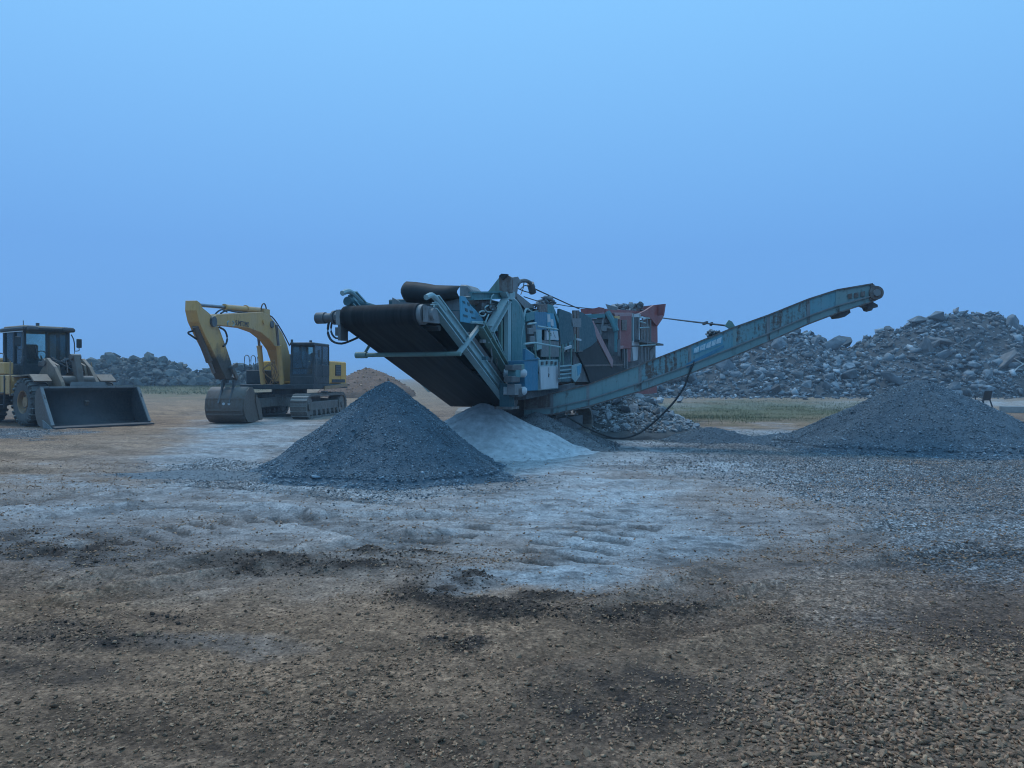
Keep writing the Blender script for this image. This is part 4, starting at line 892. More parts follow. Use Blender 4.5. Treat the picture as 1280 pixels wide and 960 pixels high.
P0 = kp(664, (iv(TOP, 664) + iv(BOT, 664)) / 2 + 1); P1 = kp(1094, 366.5)
belt_pts = [lp(a, .42) for a in (660, 735, 862, 960, 1046, 1090)]
def flat_belt(pts, dz, nm):
    m = MB()
    for i in range(len(pts) - 1): m.beam(pts[i] + Vector((0, CW / 2, dz)), pts[i + 1] + Vector((0, CW / 2, dz)), CW - .1, .02)
    part(nm, m, 'belt', sc_parts)
flat_belt(belt_pts, .03, 'carry_belt'); flat_belt(belt_pts, -.22, 'return_belt')
part('head_pulley', MB().cyl(P1 + Vector((0, -.08, 0)), P1 + Vector((0, CW + .08, 0)), .15, 18), 'rusty', sc_parts, True)
part('head_plate', MB().plate([kp(1088, 356, -.03), kp(1097, 358, -.03), kp(1104, 366, -.03), kp(1102, 372, -.03), kp(1092, 377, -.03), kp(1086, 375, -.03)], .05), 'rusty', sc_parts)
part('hub', MB().cyl(P1 + Vector((0, -.13, 0)), P1 + Vector((0, -.06, 0)), .075, 14), 'steel', sc_parts, True)
part('tail_pulley', MB().cyl(P0 + Vector((0, .06, 0)), P0 + Vector((0, CW - .06, 0)), .14, 16), 'dark', sc_parts, True)
for px in (1062, 1070, 1078): part('bolt_plate', MB().plate([kp(px - 2.5, iv(TOP, px) + 8, -.03), kp(px + 2.5, iv(TOP, px) + 7, -.03), kp(px + 2.5, iv(TOP, px) + 13, -.03), kp(px - 2.5, iv(TOP, px) + 14, -.03)], .03), 'rusty', sc_parts)
part('underside_bracket', MB().plate([kp(1044, 392, .1), kp(1062, 386, .1), kp(1063, 391, .1), kp(1056, 396, .1), kp(1047, 397, .1)], .5, (0, 1, 0)), 'dark', sc_parts)
part('underside_bracket', MB().plate([kp(1078, 381, .1), kp(1090, 377, .1), kp(1097, 381, .1), kp(1097, 384, .1), kp(1091, 385, .1), kp(1090, 388, .1), kp(1086, 387, .1), kp(1084, 383, .1)], .4, (0, 1, 0)), 'dark', sc_parts)
part('stay_bracket', MB().plate([kp(906, 407, .1), kp(911, 400, .1), kp(915, 402, .1), kp(920, 410, .1), kp(914, 414, .1), kp(911, 410, .1)], .12, (0, 1, 0)), 'green', sc_parts)
part('sticker', MB().plate([kp(866, iv(TOP, 866) + 5, -.02), kp(903, iv(TOP, 903) + 4, -.02), kp(903, iv(TOP, 903) + 15, -.02), kp(866, iv(TOP, 866) + 13, -.02)], .012), 'cyan', sc_parts)
M['worn_white'] = paint('peeling white lettering', (.46, .58, .62), .62, .1, scale=5, rcol=(.10, .27, .36))
for a, b in ((868, 874), (875.5, 882), (883.5, 889), (890, 895), (896, 902)): part('worn_letter', MB().plate([kp(a, iv(TOP, a) + 6, -.035), kp(b, iv(TOP, b) + 5.5, -.035), kp(b - 1, iv(TOP, b) + 13, -.035), kp(a - 1, iv(TOP, a) + 12, -.035)], .01), 'worn_white', sc_parts)
part('blue_patch', MB().plate([kp(858, iv(TOP, 858) + 21, -.02), kp(905, iv(TOP, 905) + 17, -.02), kp(905, iv(TOP, 905) + 20, -.02), kp(858, iv(TOP, 858) + 27, -.02)], .012), 'blue', sc_parts)
pos = np.array([kp(random.uniform(884, 900), random.uniform(414, 421) , random.uniform(.3, .7))[:] for _ in range(40)])
scatter('belt_load', PROTO_M, pos, .08, M['rubble'], sc_parts)
part('stay_rope', MB().tube([kp(907, 407, .16), kp(890, 405, .8), kp(860, 401.5, 3.5), kp(828, 397.5, 9.5)], .022, 6), 'hose', sc_parts)
part('rope_clip', MB().beam(kp(879, 405, 1.4), kp(884, 403, 1.2), .05, .06), 'dark', sc_parts)
part('rope_clip', MB().beam(kp(888, 406, 1.), kp(890, 404, .9), .05, .06), 'dark', sc_parts)
part('hanging_hose', MB().tube([kp(868, 452, -.05), kp(862, 465, -.06), kp(856, 482, -.08), kp(846, 498, -.1), kp(832, 514, -.1), kp(815, 530, -.1), kp(800, 541, -.1), kp(784, 547, -.1), kp(768, 547.5, -.1), kp(750, 542, -.1), kp(728, 532, -.08), kp(704, 518, -.05)], .022, 8), 'hose', sc_parts, True)

# ------------------------------------------------------------------ red crusher behind
C = Frame(3.79, 26.0, -25)
cr = C.empty('crusher', 'faded red mobile crusher loaded with grey rock behind the blue plant', 'crusher')
def cpart(name, mb, mat, par=None, smooth=False, bevel=0.): return mb.build(name, M[mat], par or cr, smooth, bevel)
def cx_(x): return lambda px, py: C.px(px, py, x=x)
def cy_(y): return lambda px, py: C.px(px, py, y=y)
cpart('body', MB().box((-2.5, -1.0, 1.5), (-.25, 5.2, 3.5)), 'dark')
cpart('chassis_beam', MB().box((-.6, -2.4, 1.0), (-.3, 5.6, 1.5)), 'red'); cpart('chassis_beam', MB().box((-2.4, -2.4, 1.0), (-2.1, 5.6, 1.5)), 'red')
crawler(cr, -.62, -.12, .4, 4.2, .48, .5, shoes=False); crawler(cr, -2.6, -2.1, .4, 4.2, .48, .5, shoes=False)
cpart('track_frame', MB().box((-2.2, 1.0, .35), (-.5, 3.6, 1.05)), 'dark')
F = cx_(0)
cpart('engine_cabinet', MB().plate([F(771, 395), F(789.5, 394.5), F(789.5, 436), F(774, 436)], .7, (-1, 0, 0)), 'red', bevel=.02)
cpart('cabinet_roof', MB().plate([F(768, 391), F(789.5, 391), F(790, 395), F(769, 396)], .8, (-1, 0, 0)), 'pink', bevel=.01)
F = cx_(.03)
cpart('cabinet_door', MB().plate([F(777, 400), F(783, 400), F(783, 413), F(777, 413)], .04), 'rusty'); cpart('cabinet_edge', MB().beam(F(774, 394), F(774, 437), .06, .07), 'pink'); cpart('hinge_plate', MB().plate([F(768, 395), F(774, 395), F(774, 399), F(768, 399)], .05), 'yellow_old')
cpart('cabinet_foot', MB().plate([F(773, 433), F(779, 432), F(778, 436), F(773, 436)], .05), 'pink')
F = cx_(-.05)
cpart('louvre_panel', MB().plate([F(791, 396), F(797, 396), F(797, 424), F(791, 424)], .05), 'dark')
for px in (790, 797.5): cpart('frame_post', MB().beam(F(px, 392), F(px, 426), .10, .10, (0, 1, 0)), 'white' if px > 795 else 'pale_blue')
cpart('frame_rail', MB().beam(F(789, 394.5), F(799, 394.5), .1, .12), 'white'); cpart('switch_box', MB().plate([F(790, 425), F(799, 425), F(799, 432), F(790, 432)], .3, (-1, 0, 0)), 'white'); cpart('panel_box', MB().plate([F(790.5, 433.5), F(798, 433), F(797, 450), F(792, 451.5)], .3, (-1, 0, 0)), 'white', bevel=.01)
cpart('red_column', MB().plate([F(784, 427), F(789, 427), F(788, 452), F(784, 452)], .25, (-1, 0, 0)), 'red')
for a, b in (((779, 427), (779.5, 462)), ((782.5, 427), (783, 462))): cpart('leg', MB().beam(F(*a), F(*b), .07, .07, (0, 1, 0)), 'steel')
cpart('bearing_bar', MB().beam(F(759, 409), F(764, 410), .05, .06), 'steel')
# walkway with rails on the far half
F = cx_(.1)
for a, b in (((799, 397), (812, 398)), ((799, 410), (811, 409)), ((800, 402), (807, 404)), ((800, 432), (819, 431))): cpart('hand_rail', MB().cyl(F(*a), F(*b), .025, 6), 'pale_blue')
for px, y0, y1 in ((803, 398, 412), (809, 398, 432), (813, 400, 432), (802, 432, 452), (806, 434, 452), (810, 434, 450), (805, 414, 424)): cpart('rail_post', MB().cyl(F(px, y0), F(px, y1), .03, 6), 'steel')
cpart('walkway', MB().box((-.25, 1.4, 2.9), (.12, 5.0, 2.97)), 'dark')
F = cx_(-.25)
cpart('rear_plate', MB().plate([F(812, 394), F(820, 396), F(820.5, 428), F(814, 432), F(811, 420)], .1), 'red'); cpart('rear_plate', MB().plate([F(800, 400), F(812, 398), F(812, 426), F(800, 428)], .06), 'rusty'); cpart('rail_bend', MB().tube([F(812, 402), F(814, 408), F(819, 412), F(820, 418)], .03), 'pale_blue')
cpart('mud_flap', MB().plate([F(812, 438), F(818, 432), F(818, 440), F(812, 452)], .05), 'steel')
# feed hopper
F = cx_(-.1)
cpart('hopper_wing', MB().plate([F(796, 393), F(806, 388), F(816, 381.5), F(831, 380), F(829, 394), F(826, 400), F(820.5, 408), F(812, 398)], .08), 'red')
cpart('wing_rib', MB().beam(F(804, 391), F(819, 383), .06, .06), 'pink'); cpart('wing_rib', MB().beam(F(822, 398), F(827, 384), .06, .06), 'pink')
F2 = cy_(4.8); cpart('hopper_back', MB().plate([F2(795, 384), F2(831, 380), F2(829, 394), F2(797, 396)], .08), 'red')
F = cx_(-.35); cpart('hopper_side', MB().plate([F(756, 386), F(770, 387), F(800, 389), F(800, 398), F(770, 398), F(756, 391)], .08), 'red')
F2 = cy_(-1.2)
cpart('front_lip', MB().plate([F2(726, 386), F2(744, 385.5), F2(749, 384), F2(755, 385), F2(755, 391), F2(727, 393)], .08), 'red'); cpart('side_lip', MB().plate([F2(757, 380), F2(771, 384), F2(771, 388), F2(760, 387)], .06), 'steel')
cpart('cross_beam', MB().beam(F2(730, 395.5), F2(757, 395), .12, .12), 'teal'); cpart('curved_arm', MB().tube([F2(759, 390), F2(763, 397), F2(767, 404), F2(770, 414)], .10, 8), 'teal', smooth=True)
for q in ((734, 398, 758, 404), (738, 405, 768, 424), (760, 424, 772, 445)): cpart('jaw_frame', MB().plate([F2(q[0], q[1]), F2(q[2], q[1]), F2(q[2], q[3]), F2(q[0], q[3])], .3, (0, 1, 0)), 'dark')
cpart('tie_rod', MB().cyl(F2(755, 396), F2(750, 424), .04, 8), 'steel'); cpart('jaw_plate', MB().plate([F2(752, 408), F2(760, 407), F2(759, 414), F2(753, 414)], .1), 'steel')
cpart('side_post', MB().beam(F2(770, 398), F2(770, 440), .08, .1, (0, 1, 0)), 'teal')
pos = np.array([C.px(random.uniform(766, 802), random.uniform(381, 389), x=random.uniform(-1.2, -.5))[:] for _ in range(110)])
for k in range(16):
    q = C.px(768 + 2.2 * k + random.uniform(-1, 1), random.uniform(382, 386), x=random.uniform(-1.0, -.5)); rock('rock', cr, q, random.uniform(.12, .26), (0, 0, 0))
scatter('rock_load', PROTO_M, pos, np.clip(np.exp(rng.normal(-2.2, .4, len(pos))), .05, .2), M['rubble'], cr)

# ------------------------------------------------------------------ yellow excavator
E = Frame(-9.42, 32.5, 174)
ex = E.empty('excavator', 'yellow tracked excavator with black cab and its bucket resting on the ground', 'excavator')
def epart(name, mb, mat, par=None, smooth=False, bevel=0.): return mb.build(name, M[mat], par or ex, smooth, bevel)
def E_(x): return lambda px, py: E.px(px, py, x=x)
for sgn in (1, -1):
    x0, x1 = (sgn * 1.35 - .32, sgn * 1.35 + .32)
    crawler(ex, x0, x1, -2.45, 2.45, .46, .48, shoe=.19, tooth=.035)
    epart('track_frame', MB().box((x0 + .10, -1.9, .30), (x1 - .10, 1.9, .66)), 'track', bevel=.03)
    for k in range(7): epart('track_roller', MB().cyl((x0 + .08, -1.6 + k * .53, .22), (x1 - .08, -1.6 + k * .53, .22), .13, 12), 'track', smooth=True)
    for y_ in (-1.98, 1.98): epart('sprocket' if y_ < 0 else 'idler_wheel', MB().cyl((x0 + .06, y_, .48), (x1 - .06, y_, .48), .38, 20).cyl((x0 + .0, y_, .48), (x1 - .0, y_, .48), .16, 14), 'track', smooth=True)
epart('undercarriage', MB().box((-1.1, -.7, .45), (1.1, .7, .95)).beam((-1.15, 1.5, .55), (0, .3, .7), .5, .35).beam((1.15, 1.5, .55), (0, .3, .7), .5, .35).beam((-1.15, -1.5, .55), (0, -.3, .7), .5, .35).beam((1.15, -1.5, .55), (0, -.3, .7), .5, .35), 'track')
epart('slew_ring', MB().cyl((0, 0, .93), (0, 0, 1.16), .72, 28), 'dark', smooth=True)
epart('house_deck', MB().box((-1.55, -2.9, 1.16), (1.55, 1.35, 1.36)), 'machine_black', bevel=.02)
# counterweight and engine house
pts = [(-1.5, -2.2), (-1.5, -3.0), (-1.2, -3.4), (1.2, -3.4), (1.5, -3.0), (1.5, -2.2)]
epart('counterweight', MB().plate([(a, b, 1.24) for a, b in pts], 1.12, (0, 0, 1)), 'yellow', bevel=.06)
epart('engine_cover', MB().box((-1.5, -2.19, 1.37), (1.5, -.75, 2.36)), 'yellow', bevel=.05)
epart('side_grille', MB().box((-1.53, -2.15, 1.72), (-1.49, -1.45, 2.20)), 'machine_black')
for k in range(4): epart('grille_slat', MB().box((-1.545, -2.13, 1.78 + k * .11), (-1.525, -1.47, 1.82 + k * .11)), 'dark')
epart('side_stripe', MB().box((-1.515, -2.75, 1.42), (-1.495, -1.0, 1.56)), 'machine_black')
epart('door_panel', MB().plate([(-1.5, -.74, 1.38), (-1.5, -.2, 1.38), (-1.5, -.74, 2.2)], .9, (1, 0, 0)), 'yellow')
epart('side_skirt', MB().beam((-1.56, -2.9, 1.30), (-1.56, .1, 1.20), .05, .14), 'ochre')
epart('engine_hood', MB().box((-.9, -2.05, 2.365), (.9, -.9, 2.66)), 'machine_black', bevel=.05); epart('exhaust', MB().cyl((.5, -1.9, 2.6), (.5, -1.9, 2.95), .06, 12), 'rusty', smooth=True)
epart('right_tank', MB().box((.75, -.7, 1.37), (1.5, .9, 1.95)), 'machine_black', bevel=.03)
# cab
cx0, cx1, cyr, cyf, cz0, cz1 = -1.55, -.55, -.55, 1.30, 1.36, 3.06
epart('cab_floor', MB().box((cx0, cyr, cz0), (cx1, cyf, cz0 + .32)), 'machine_black', bevel=.02)
epart('cab_roof', MB().box((cx0 - .01, cyr, cz1 - .12), (cx1 + .01, cyf + .02, cz1)), 'machine_black', bevel=.03)
epart('cab_rear', MB().box((cx0, cyr, cz0 + .32), (cx1, cyr + .08, cz0 + .95)), 'machine_black')
for x in (cx0 + .04, cx1 - .04): epart('cab_pillar', MB().box((x - .04, cyr, cz0 + .95), (x + .04, cyr + .08, cz1 - .12)), 'machine_black')
epart('rear_window', MB().box((cx0 + .08, cyr + .03, cz0 + .95), (cx1 - .08, cyr + .04, cz1 - .12)), 'glass')
for x in (cx0 + .04, cx1 - .04):
    epart('cab_pillar', MB().beam((x, cyf - .05, cz0 + .3), (x, cyf - .16, cz1 - .1), .08, .08, (0, 1, 0)), 'machine_black')
    epart('cab_pillar', MB().beam((x, .25, cz0 + .3), (x, .25, cz1 - .1), .08, .09, (0, 1, 0)), 'machine_black')
epart('door_lower_panel', MB().box((cx0 + .005, cyr, cz0 + .32), (cx0 + .05, cyf - .08, cz0 + .80)), 'machine_black', bevel=.01)
epart('front_lower_panel', MB().box((cx0 + .08, cyf - .08, cz0 + .30), (cx1 - .08, cyf - .03, cz0 + .42)), 'machine_black')
epart('window_bar', MB().box((cx0 + .08, cyf - .11, cz0 + .62), (cx1 - .08, cyf - .06, cz0 + .68)), 'machine_black')
epart('windscreen', MB().plate([(cx0 + .08, cyf - .06, cz0 + .42), (cx1 - .08, cyf - .06, cz0 + .42), (cx1 - .08, cyf - .15, cz1 - .12), (cx0 + .08, cyf - .15, cz1 - .12)], .012), 'glass')
epart('side_window', MB().box((cx0 + .02, .30, cz0 + .80), (cx0 + .03, cyf - .14, cz1 - .12)), 'glass'); epart('side_window', MB().box((cx0 + .02, cyr + .08, cz0 + .80), (cx0 + .03, .20, cz1 - .12)), 'glass')
epart('side_window', MB().box((cx1 - .03, cyr + .08, cz0 + .42), (cx1 - .02, cyf - .14, cz1 - .12)), 'glass')
epart('seat', MB().box((-1.3, -.25, cz0 + .32), (-.82, .3, cz0 + .72)).box((-1.3, -.35, cz0 + .72), (-.82, -.2, cz0 + 1.32)), 'rubber', bevel=.05)
epart('cab_light', MB().cyl((-.62, cyf - .05, cz1 + .0), (-.62, cyf - .05, cz1 + .12), .05, 10), 'dark', smooth=True); epart('cab_light', MB().cyl((-1.05, .3, cz1), (-1.05, .3, cz1 + .13), .06, 10), 'dark', smooth=True)
epart('mirror', MB().box((-1.72, 1.05, 2.45), (-1.68, 1.2, 2.75)).beam((-1.55, 1.2, 2.6), (-1.70, 1.12, 2.6), .02, .02), 'machine_black')
epart('hand_rail', MB().tube([(-1.6, 1.2, 1.5), (-1.64, 1.24, 1.6), (-1.64, 1.2, 2.3), (-1.58, 1.15, 2.4)], .018), 'dark')
for k in range(3): epart('grab_rail', MB().tube([(1.5, -.6 + k * .6, 1.96), (1.5, -.6 + k * .6, 2.5), (1.5, -.2 + k * .6, 2.5), (1.5, -.2 + k * .6, 1.96)], .018, 6), 'dark', smooth=True)
epart('warning_stripe', MB().box((-1.20, -3.415, 1.5), (1.2, -3.402, 1.75)), 'red'); epart('door_handle', MB().box((cx0 - .03, .30, cz0 + .78), (cx0 - .005, .42, cz0 + .82)), 'chrome')
epart('step', MB().box((-1.72, .1, 1.02), (-1.56, .5, 1.07)), 'dark'); epart('wiper', MB().beam((-1.1, cyf - .03, cz0 + .55), (-.95, cyf - .09, cz0 + 1.2), .015, .015), 'dark')
# boom
bx = .2; hb = .23; F = E_(bx - hb)
BOOM = [(272, 393), (300, 391.5), (328, 390), (337, 394), (345, 404), (353, 416), (359, 430), (363, 446), (364, 476), (353, 477), (352.5, 455), (347, 438), (338, 425), (326, 415.5), (311, 410), (294, 408), (272, 407), (266, 403), (267, 396)]
pts = [F(*q) for q in BOOM]
epart('boom', MB().plate(pts, 2 * hb, (1, 0, 0)), 'yellow_old', bevel=.015)
F = E_(bx - hb - .05)
for q, r in (((268.5, 402), .18), ((341, 405.5), .15), ((331, 402), .11)): epart('pin_boss', MB().cyl(F(*q), F(*q) + Vector((2 * hb + .1, 0, 0)), r, 16), 'dark' if r != .11 else 'yellow_old', smooth=True)
# lettering on the boom side
def text(body, p, size, mat, par, name, mtx):
    cu = bpy.data.curves.new(name, 'FONT'); cu.body = body; cu.size = size; cu.extrude = .004; cu.space_character = 1.02
    o = bpy.data.objects.new(name, cu); COL.objects.link(o); dg = bpy.context.evaluated_depsgraph_get(); me = bpy.data.meshes.new_from_object(o.evaluated_get(dg)); bpy.data.objects.remove(o)
    me.materials.clear(); me.materials.append(M[mat]); q = bpy.data.objects.new(name, me); COL.objects.link(q); q.parent = par; q.matrix_local = Matrix.Translation(p) @ mtx.to_4x4(); return q, me
F = E_(bx - hb - .006)
l0, l1 = F(294.5, 406.5), F(311.5, 405.8)
tm = Matrix(((0, 0, -1), (-1, 0, 0), (0, 1, 0)))
q, me = text('SUMITOMO', l0, .27, 'letter', ex, 'lettering', tm)
wid = max(v.co.x for v in me.vertices) or 1; k = abs(l0.y - l1.y) / wid
for v in me.vertices: v.co.x *= k
for sgn in (0, 1):
    c_ = F(286.5 + 4.2 * sgn, 404.5); pp = [c_ + Vector((0, (-.13 if sgn else .13) * math.cos(a), .085 * math.sin(a))) for a in np.linspace(-1.5, 1.5, 8)]
    epart('emblem', MB().tube(pp, .022, 5), 'pale_blue')
# stick (dipper)
sxw = .20; F = E_(bx - sxw)
STICK = [(246.5, 375.5), (250, 378), (254, 385), (262, 391.5), (267, 397), (275, 412), (283, 434), (289, 452), (292, 466), (288, 474), (283, 474), (277, 462), (267, 440), (257, 420), (249, 402), (246, 388)]
epart('stick', MB().plate([F(*q) for q in STICK], 2 * sxw, (1, 0, 0)), 'muddy', bevel=.012)
F = E_(bx)
def ram(name, A, B, split, r, mat='yellow_old', par=None):
    A = Vector(A); B = Vector(B); mid = A.lerp(B, split)
    o = epart(name, MB().cyl(A, mid, r, 14).cyl(mid, mid + (B - A).normalized() * .08, r * 1.12, 14), mat, par, True); epart('rod', MB().cyl(mid, B, r * .55, 12), 'chrome', o, True)
ram('stick_cylinder', F(326, 388), F(250, 381.5), .62, .11)
epart('cylinder_clamp', MB().cyl(F(308, 386), F(307, 386), .14, 14), 'yellow_old', smooth=True); epart('cylinder_lug', MB().box(F(330, 392) - Vector((.2, .12, .1)), F(326, 386) + Vector((.2, .12, 0))), 'yellow_old')
F = E_(bx - .30)
ram('bucket_cylinder', E.px(247, 408, x=bx) + Vector((0, .14, 0)), E.px(269, 466, x=bx) + Vector((0, .10, 0)), .7, .105, 'bucket')
foot = Vector((0, 1.0, 1.35))
for sgn in (-1, 1):
    top_ = E.px(340.5, 405.5, x=bx + hb * -1) ; top_ = Vector((bx + sgn * .40, top_.y, top_.z)); ft = Vector((bx + sgn * .40, foot.y + .25, foot.z)); ram('boom_cylinder', ft, top_, .62, .10)
for pts in ([(326, 389), (328, 381), (331, 380), (333, 386), (332, 394)], [(331, 393), (340, 396), (349, 408), (356, 420), (362, 432)], [(276, 392), (284, 388), (295, 390), (310, 391)], [(268, 395), (272, 390), (278, 387), (284, 390)]): epart('hydraulic_hose', MB().tube([E.px(*q, x=bx - .1) for q in pts], .028), 'hose', smooth=True)
epart('hydraulic_hose', MB().tube([E.px(*q, x=bx - .3) for q in [(274, 409), (281, 413), (284, 421), (283, 429), (279, 433)]], .035), 'hose', smooth=True)
epart('hydraulic_hose', MB().tube([E.px(*q, x=bx + .1) for q in [(247, 413), (240, 414), (235, 416), (240, 420), (246, 424)]], .03), 'hose', smooth=True)
for k in range(7):
    a = random.uniform(.1, .6); epart('hydraulic_hose', MB().tube([(bx + random.uniform(-.35, .3), 1.0 + random.uniform(0, .2), 1.32), (bx + random.uniform(-.4, .35), 1.45, 1.75 + random.uniform(-.1, .3)), (bx + random.uniform(-.3, .25), 1.15 + a, 2.1 + a * .4)], .02), 'ochre')
# bucket
pv = E.px(290, 470, x=bx); by = pv.y
q0 = E.px(281, 527, z=0.0)
bw_ = .68
prof_o = [(by + .14, 1.28), (by + .36, 1.14), (by + .55, .86), (by + .60, .54), (by + .50, .24), (by + .28, .05), (by - .08, .01), (by - .48, .04)]
prof_i = [(a - .05 if a > by else a, b + .05) for a, b in prof_o]
sides = prof_o + [(by - .80, .10), (by - .72, .40), (by - .50, .74), (by - .30, 1.06), (by - .12, 1.28)]
m = MB(); n = len(prof_o); vs = [(bx - bw_, a, b) for a, b in prof_o] + [(bx + bw_, a, b) for a, b in prof_o]
o = m.add(vs, [(i, i + 1, n + i + 1, n + i) for i in range(n - 1)]).build('bucket_shell', M['bucket'], ex, True); md = o.modifiers.new('thick', 'SOLIDIFY'); md.thickness = .05; md.offset = 0
for sgn in (-1, 1): epart('bucket_side', MB().ext(sides, bx + sgn * bw_, bx + sgn * (bw_ + .05)), 'bucket')
for sgn in (-1, 1): epart('side_cutter', MB().ext([(by - .86, .08), (by - .62, .06), (by - .30, .75), (by - .28, 1.05), (by - .55, .82), (by - .80, .42)], bx + sgn * (bw_ + .05), bx + sgn * (bw_ + .09)), 'bucket')
for k in range(5): epart('tooth', MB().beam((bx - bw_ + .12 + k * (2 * bw_ - .24) / 4, by - .42, .07), (bx - bw_ + .12 + k * (2 * bw_ - .24) / 4, by - .95, .05), .13, .10, w2=.06, h2=.03), 'bucket')
for z_, yy in ((.86, .55), (.48, .59), (.32, .54)): epart('wear_strip', MB().box((bx - bw_, by + yy - .02, z_ - .03), (bx + bw_, by + yy + .035, z_ + .03)), 'bucket')
for k in (-.18, .02): epart('bolt', MB().cyl((bx + k, by + .52, .70), (bx + k, by + .61, .70), .05, 10), 'white')
for sgn in (-1, 1):
    epart('bucket_ear', MB().ext([(by + .16, 1.42), (by + .46, 1.05), (by + .66, .72), (by + .40, 1.20), (by + .28, 1.62), (by - .05, 1.70), (by - .14, 1.45)], bx + sgn * .17, bx + sgn * .23), 'dark')
    epart('bucket_link', MB().beam((bx + sgn * .30, by + .22, 1.58), (bx + sgn * .30, by + .62, 1.98), .06, .14).beam((bx + sgn * .28, by + .62, 1.98), (bx + sgn * .28, by + .18, 2.1), .06, .14), 'bucket')
epart('link_pin', MB().cyl((bx - .36, by + .62, 1.98), (bx + .36, by + .62, 1.98), .07, 12), 'dark', smooth=True)
epart('link_pin', MB().cyl((bx - .3, by + .1, 1.62), (bx + .3, by + .1, 1.62), .07, 12), 'dark', smooth=True)

# ------------------------------------------------------------------ wheel loader
W = Frame(-15.55, 26.75, 235.2)
wl = W.empty('wheel_loader', 'dusty yellow wheel loader with its wide steel bucket lowered on the ground', 'wheel loader')
def wpart(name, mb, mat, par=None, smooth=False, bevel=0.): return mb.build(name, M[mat], par or wl, smooth, bevel)
def wheel(x, y):
    sgn = 1 if x > 0 else -1; r = .81; hw = .29
    pr = [(.36, -hw * .8), (.40, -hw * .95), (.58, -hw), (.70, -hw * .98), (.765, -hw * .85), (.775, 0), (.765, hw * .85), (.70, hw * .98), (.58, hw), (.40, hw * .95), (.36, hw * .8)]
    ty = wpart('tyre', MB().lathe(pr, (x, y, r), (1, 0, 0), 40), 'tyre', None, True)
    n = 22; me = None
    for k in range(n):
        for side in (-1, 1):
            a = 2 * math.pi * (k + (.5 if side > 0 else 0)) / n
            m_ = MB().beam((side * .01, 0, .755), (side * hw * .98, .03, .745), .085, .10, (0, 0, 1)).beam((side * hw * .98, .03, .745), (side * (hw + .005), .045, .66), .085, .06, (0, 1, 0))
            if me is None or side != last: pass
            o = m_.build('tread_lug', M['tyre'], ty) if (k == 0) else None
            if k == 0: lug[side] = o.data
            else: o = bpy.data.objects.new('tread_lug', lug[side]); COL.objects.link(o); o.parent = ty
            last = side; me = 1
            o.location = (x, y, r); o.rotation_euler = (a, 0, 0)
    f = sgn
    rim = wpart('rim', MB().lathe([(.385, f * hw * .95), (.36, f * hw * .92), (.33, f * hw * .45), (.20, f * hw * .35), (.17, f * hw * .7), (0.001, f * hw * .72)], (x, y, r), (1, 0, 0), 28).lathe([(.36, -hw * .9), (.33, hw * .9)], (x, y, r), (1, 0, 0), 28), 'ochre', None, True)
    for k in range(8):
        a = 2 * math.pi * k / 8; p_ = Vector((x + f * hw * .38, y + .265 * math.cos(a), r + .265 * math.sin(a))); wpart('wheel_nut', MB().cyl(p_, p_ + Vector((f * .04, 0, 0)), .022, 6), 'steel', rim)
lug = {}; last = 0
for x, y in ((1.1, 0), (-1.1, 0), (1.1, -3.2), (-1.1, -3.2)): wheel(x, y)
wpart('axle', MB().cyl((-.95, 0, .81), (.95, 0, .81), .19, 14), 'dark', smooth=True); wpart('axle', MB().cyl((-.95, -3.2, .81), (.95, -3.2, .81), .19, 14), 'dark', smooth=True)
wpart('front_frame', MB().ext([(-1.3, .75), (.55, .7), (.75, 1.2), (.45, 2.05), (-.2, 2.25), (-.7, 1.9), (-1.3, 1.35)], -.48, -.40).ext([(-1.3, .75), (.55, .7), (.75, 1.2), (.45, 2.05), (-.2, 2.25), (-.7, 1.9), (-1.3, 1.35)], .40, .48).box((-.40, -1.2, .8), (.40, .6, 1.2)), 'loader_arm')
wpart('rear_frame', MB().box((-.62, -5.0, .75), (.62, -1.35, 1.3)), 'dark')
wpart('engine_hood', MB().box((-.95, -5.2, 1.3), (.95, -3.0, 2.35)), 'yellow_old', bevel=.06)
wpart('counterweight', MB().box((-1.2, -5.6, .75), (1.2, -5.21, 1.5)), 'yellow_old', bevel=.06)
for s_ in (-1, 1):
    wpart('fender', MB().plate([(s_ * .80, -.80, 1.66), (s_ * 1.36, -.80, 1.66), (s_ * 1.36, .45, 1.72), (s_ * .80, .45, 1.72)], .05).plate([(s_ * .80, .45, 1.72), (s_ * 1.36, .45, 1.72), (s_ * 1.36, .78, 1.50), (s_ * .80, .78, 1.50)], .05), 'loader_arm')
    wpart('fender_face', MB().box((s_ * .8, -.76, 1.50), (s_ * 1.36, -.70, 1.66)), 'yellow_old')
    wpart('rear_fender', MB().plate([(s_ * .96, -4.1, 1.72), (s_ * 1.36, -4.1, 1.72), (s_ * 1.36, -2.3, 1.72), (s_ * .96, -2.3, 1.72)], .05), 'yellow_old')
    wpart('platform_box', MB().box((s_ * .85, -2.30, 1.05), (s_ * 1.36, -1.0, 1.72)), 'yellow_old', bevel=.03)
    wpart('box_side', MB().box((s_ * 1.0, -2.28, 1.74), (s_ * 1.30, -1.55, 2.16)), 'yellow_old', bevel=.03)
    wpart('step_rail', MB().tube([(s_ * 1.37, -.95, 1.0), (s_ * 1.37, -.92, 1.7), (s_ * 1.35, -.95, 2.2)], .022), 'ochre', smooth=True)
    wpart('hand_rail', MB().tube([(s_ * 1.28, -2.25, 2.16), (s_ * 1.28, -2.2, 2.42), (s_ * 1.28, -1.7, 2.46), (s_ * 1.28, -1.58, 2.2)], .02), 'dark', smooth=True)
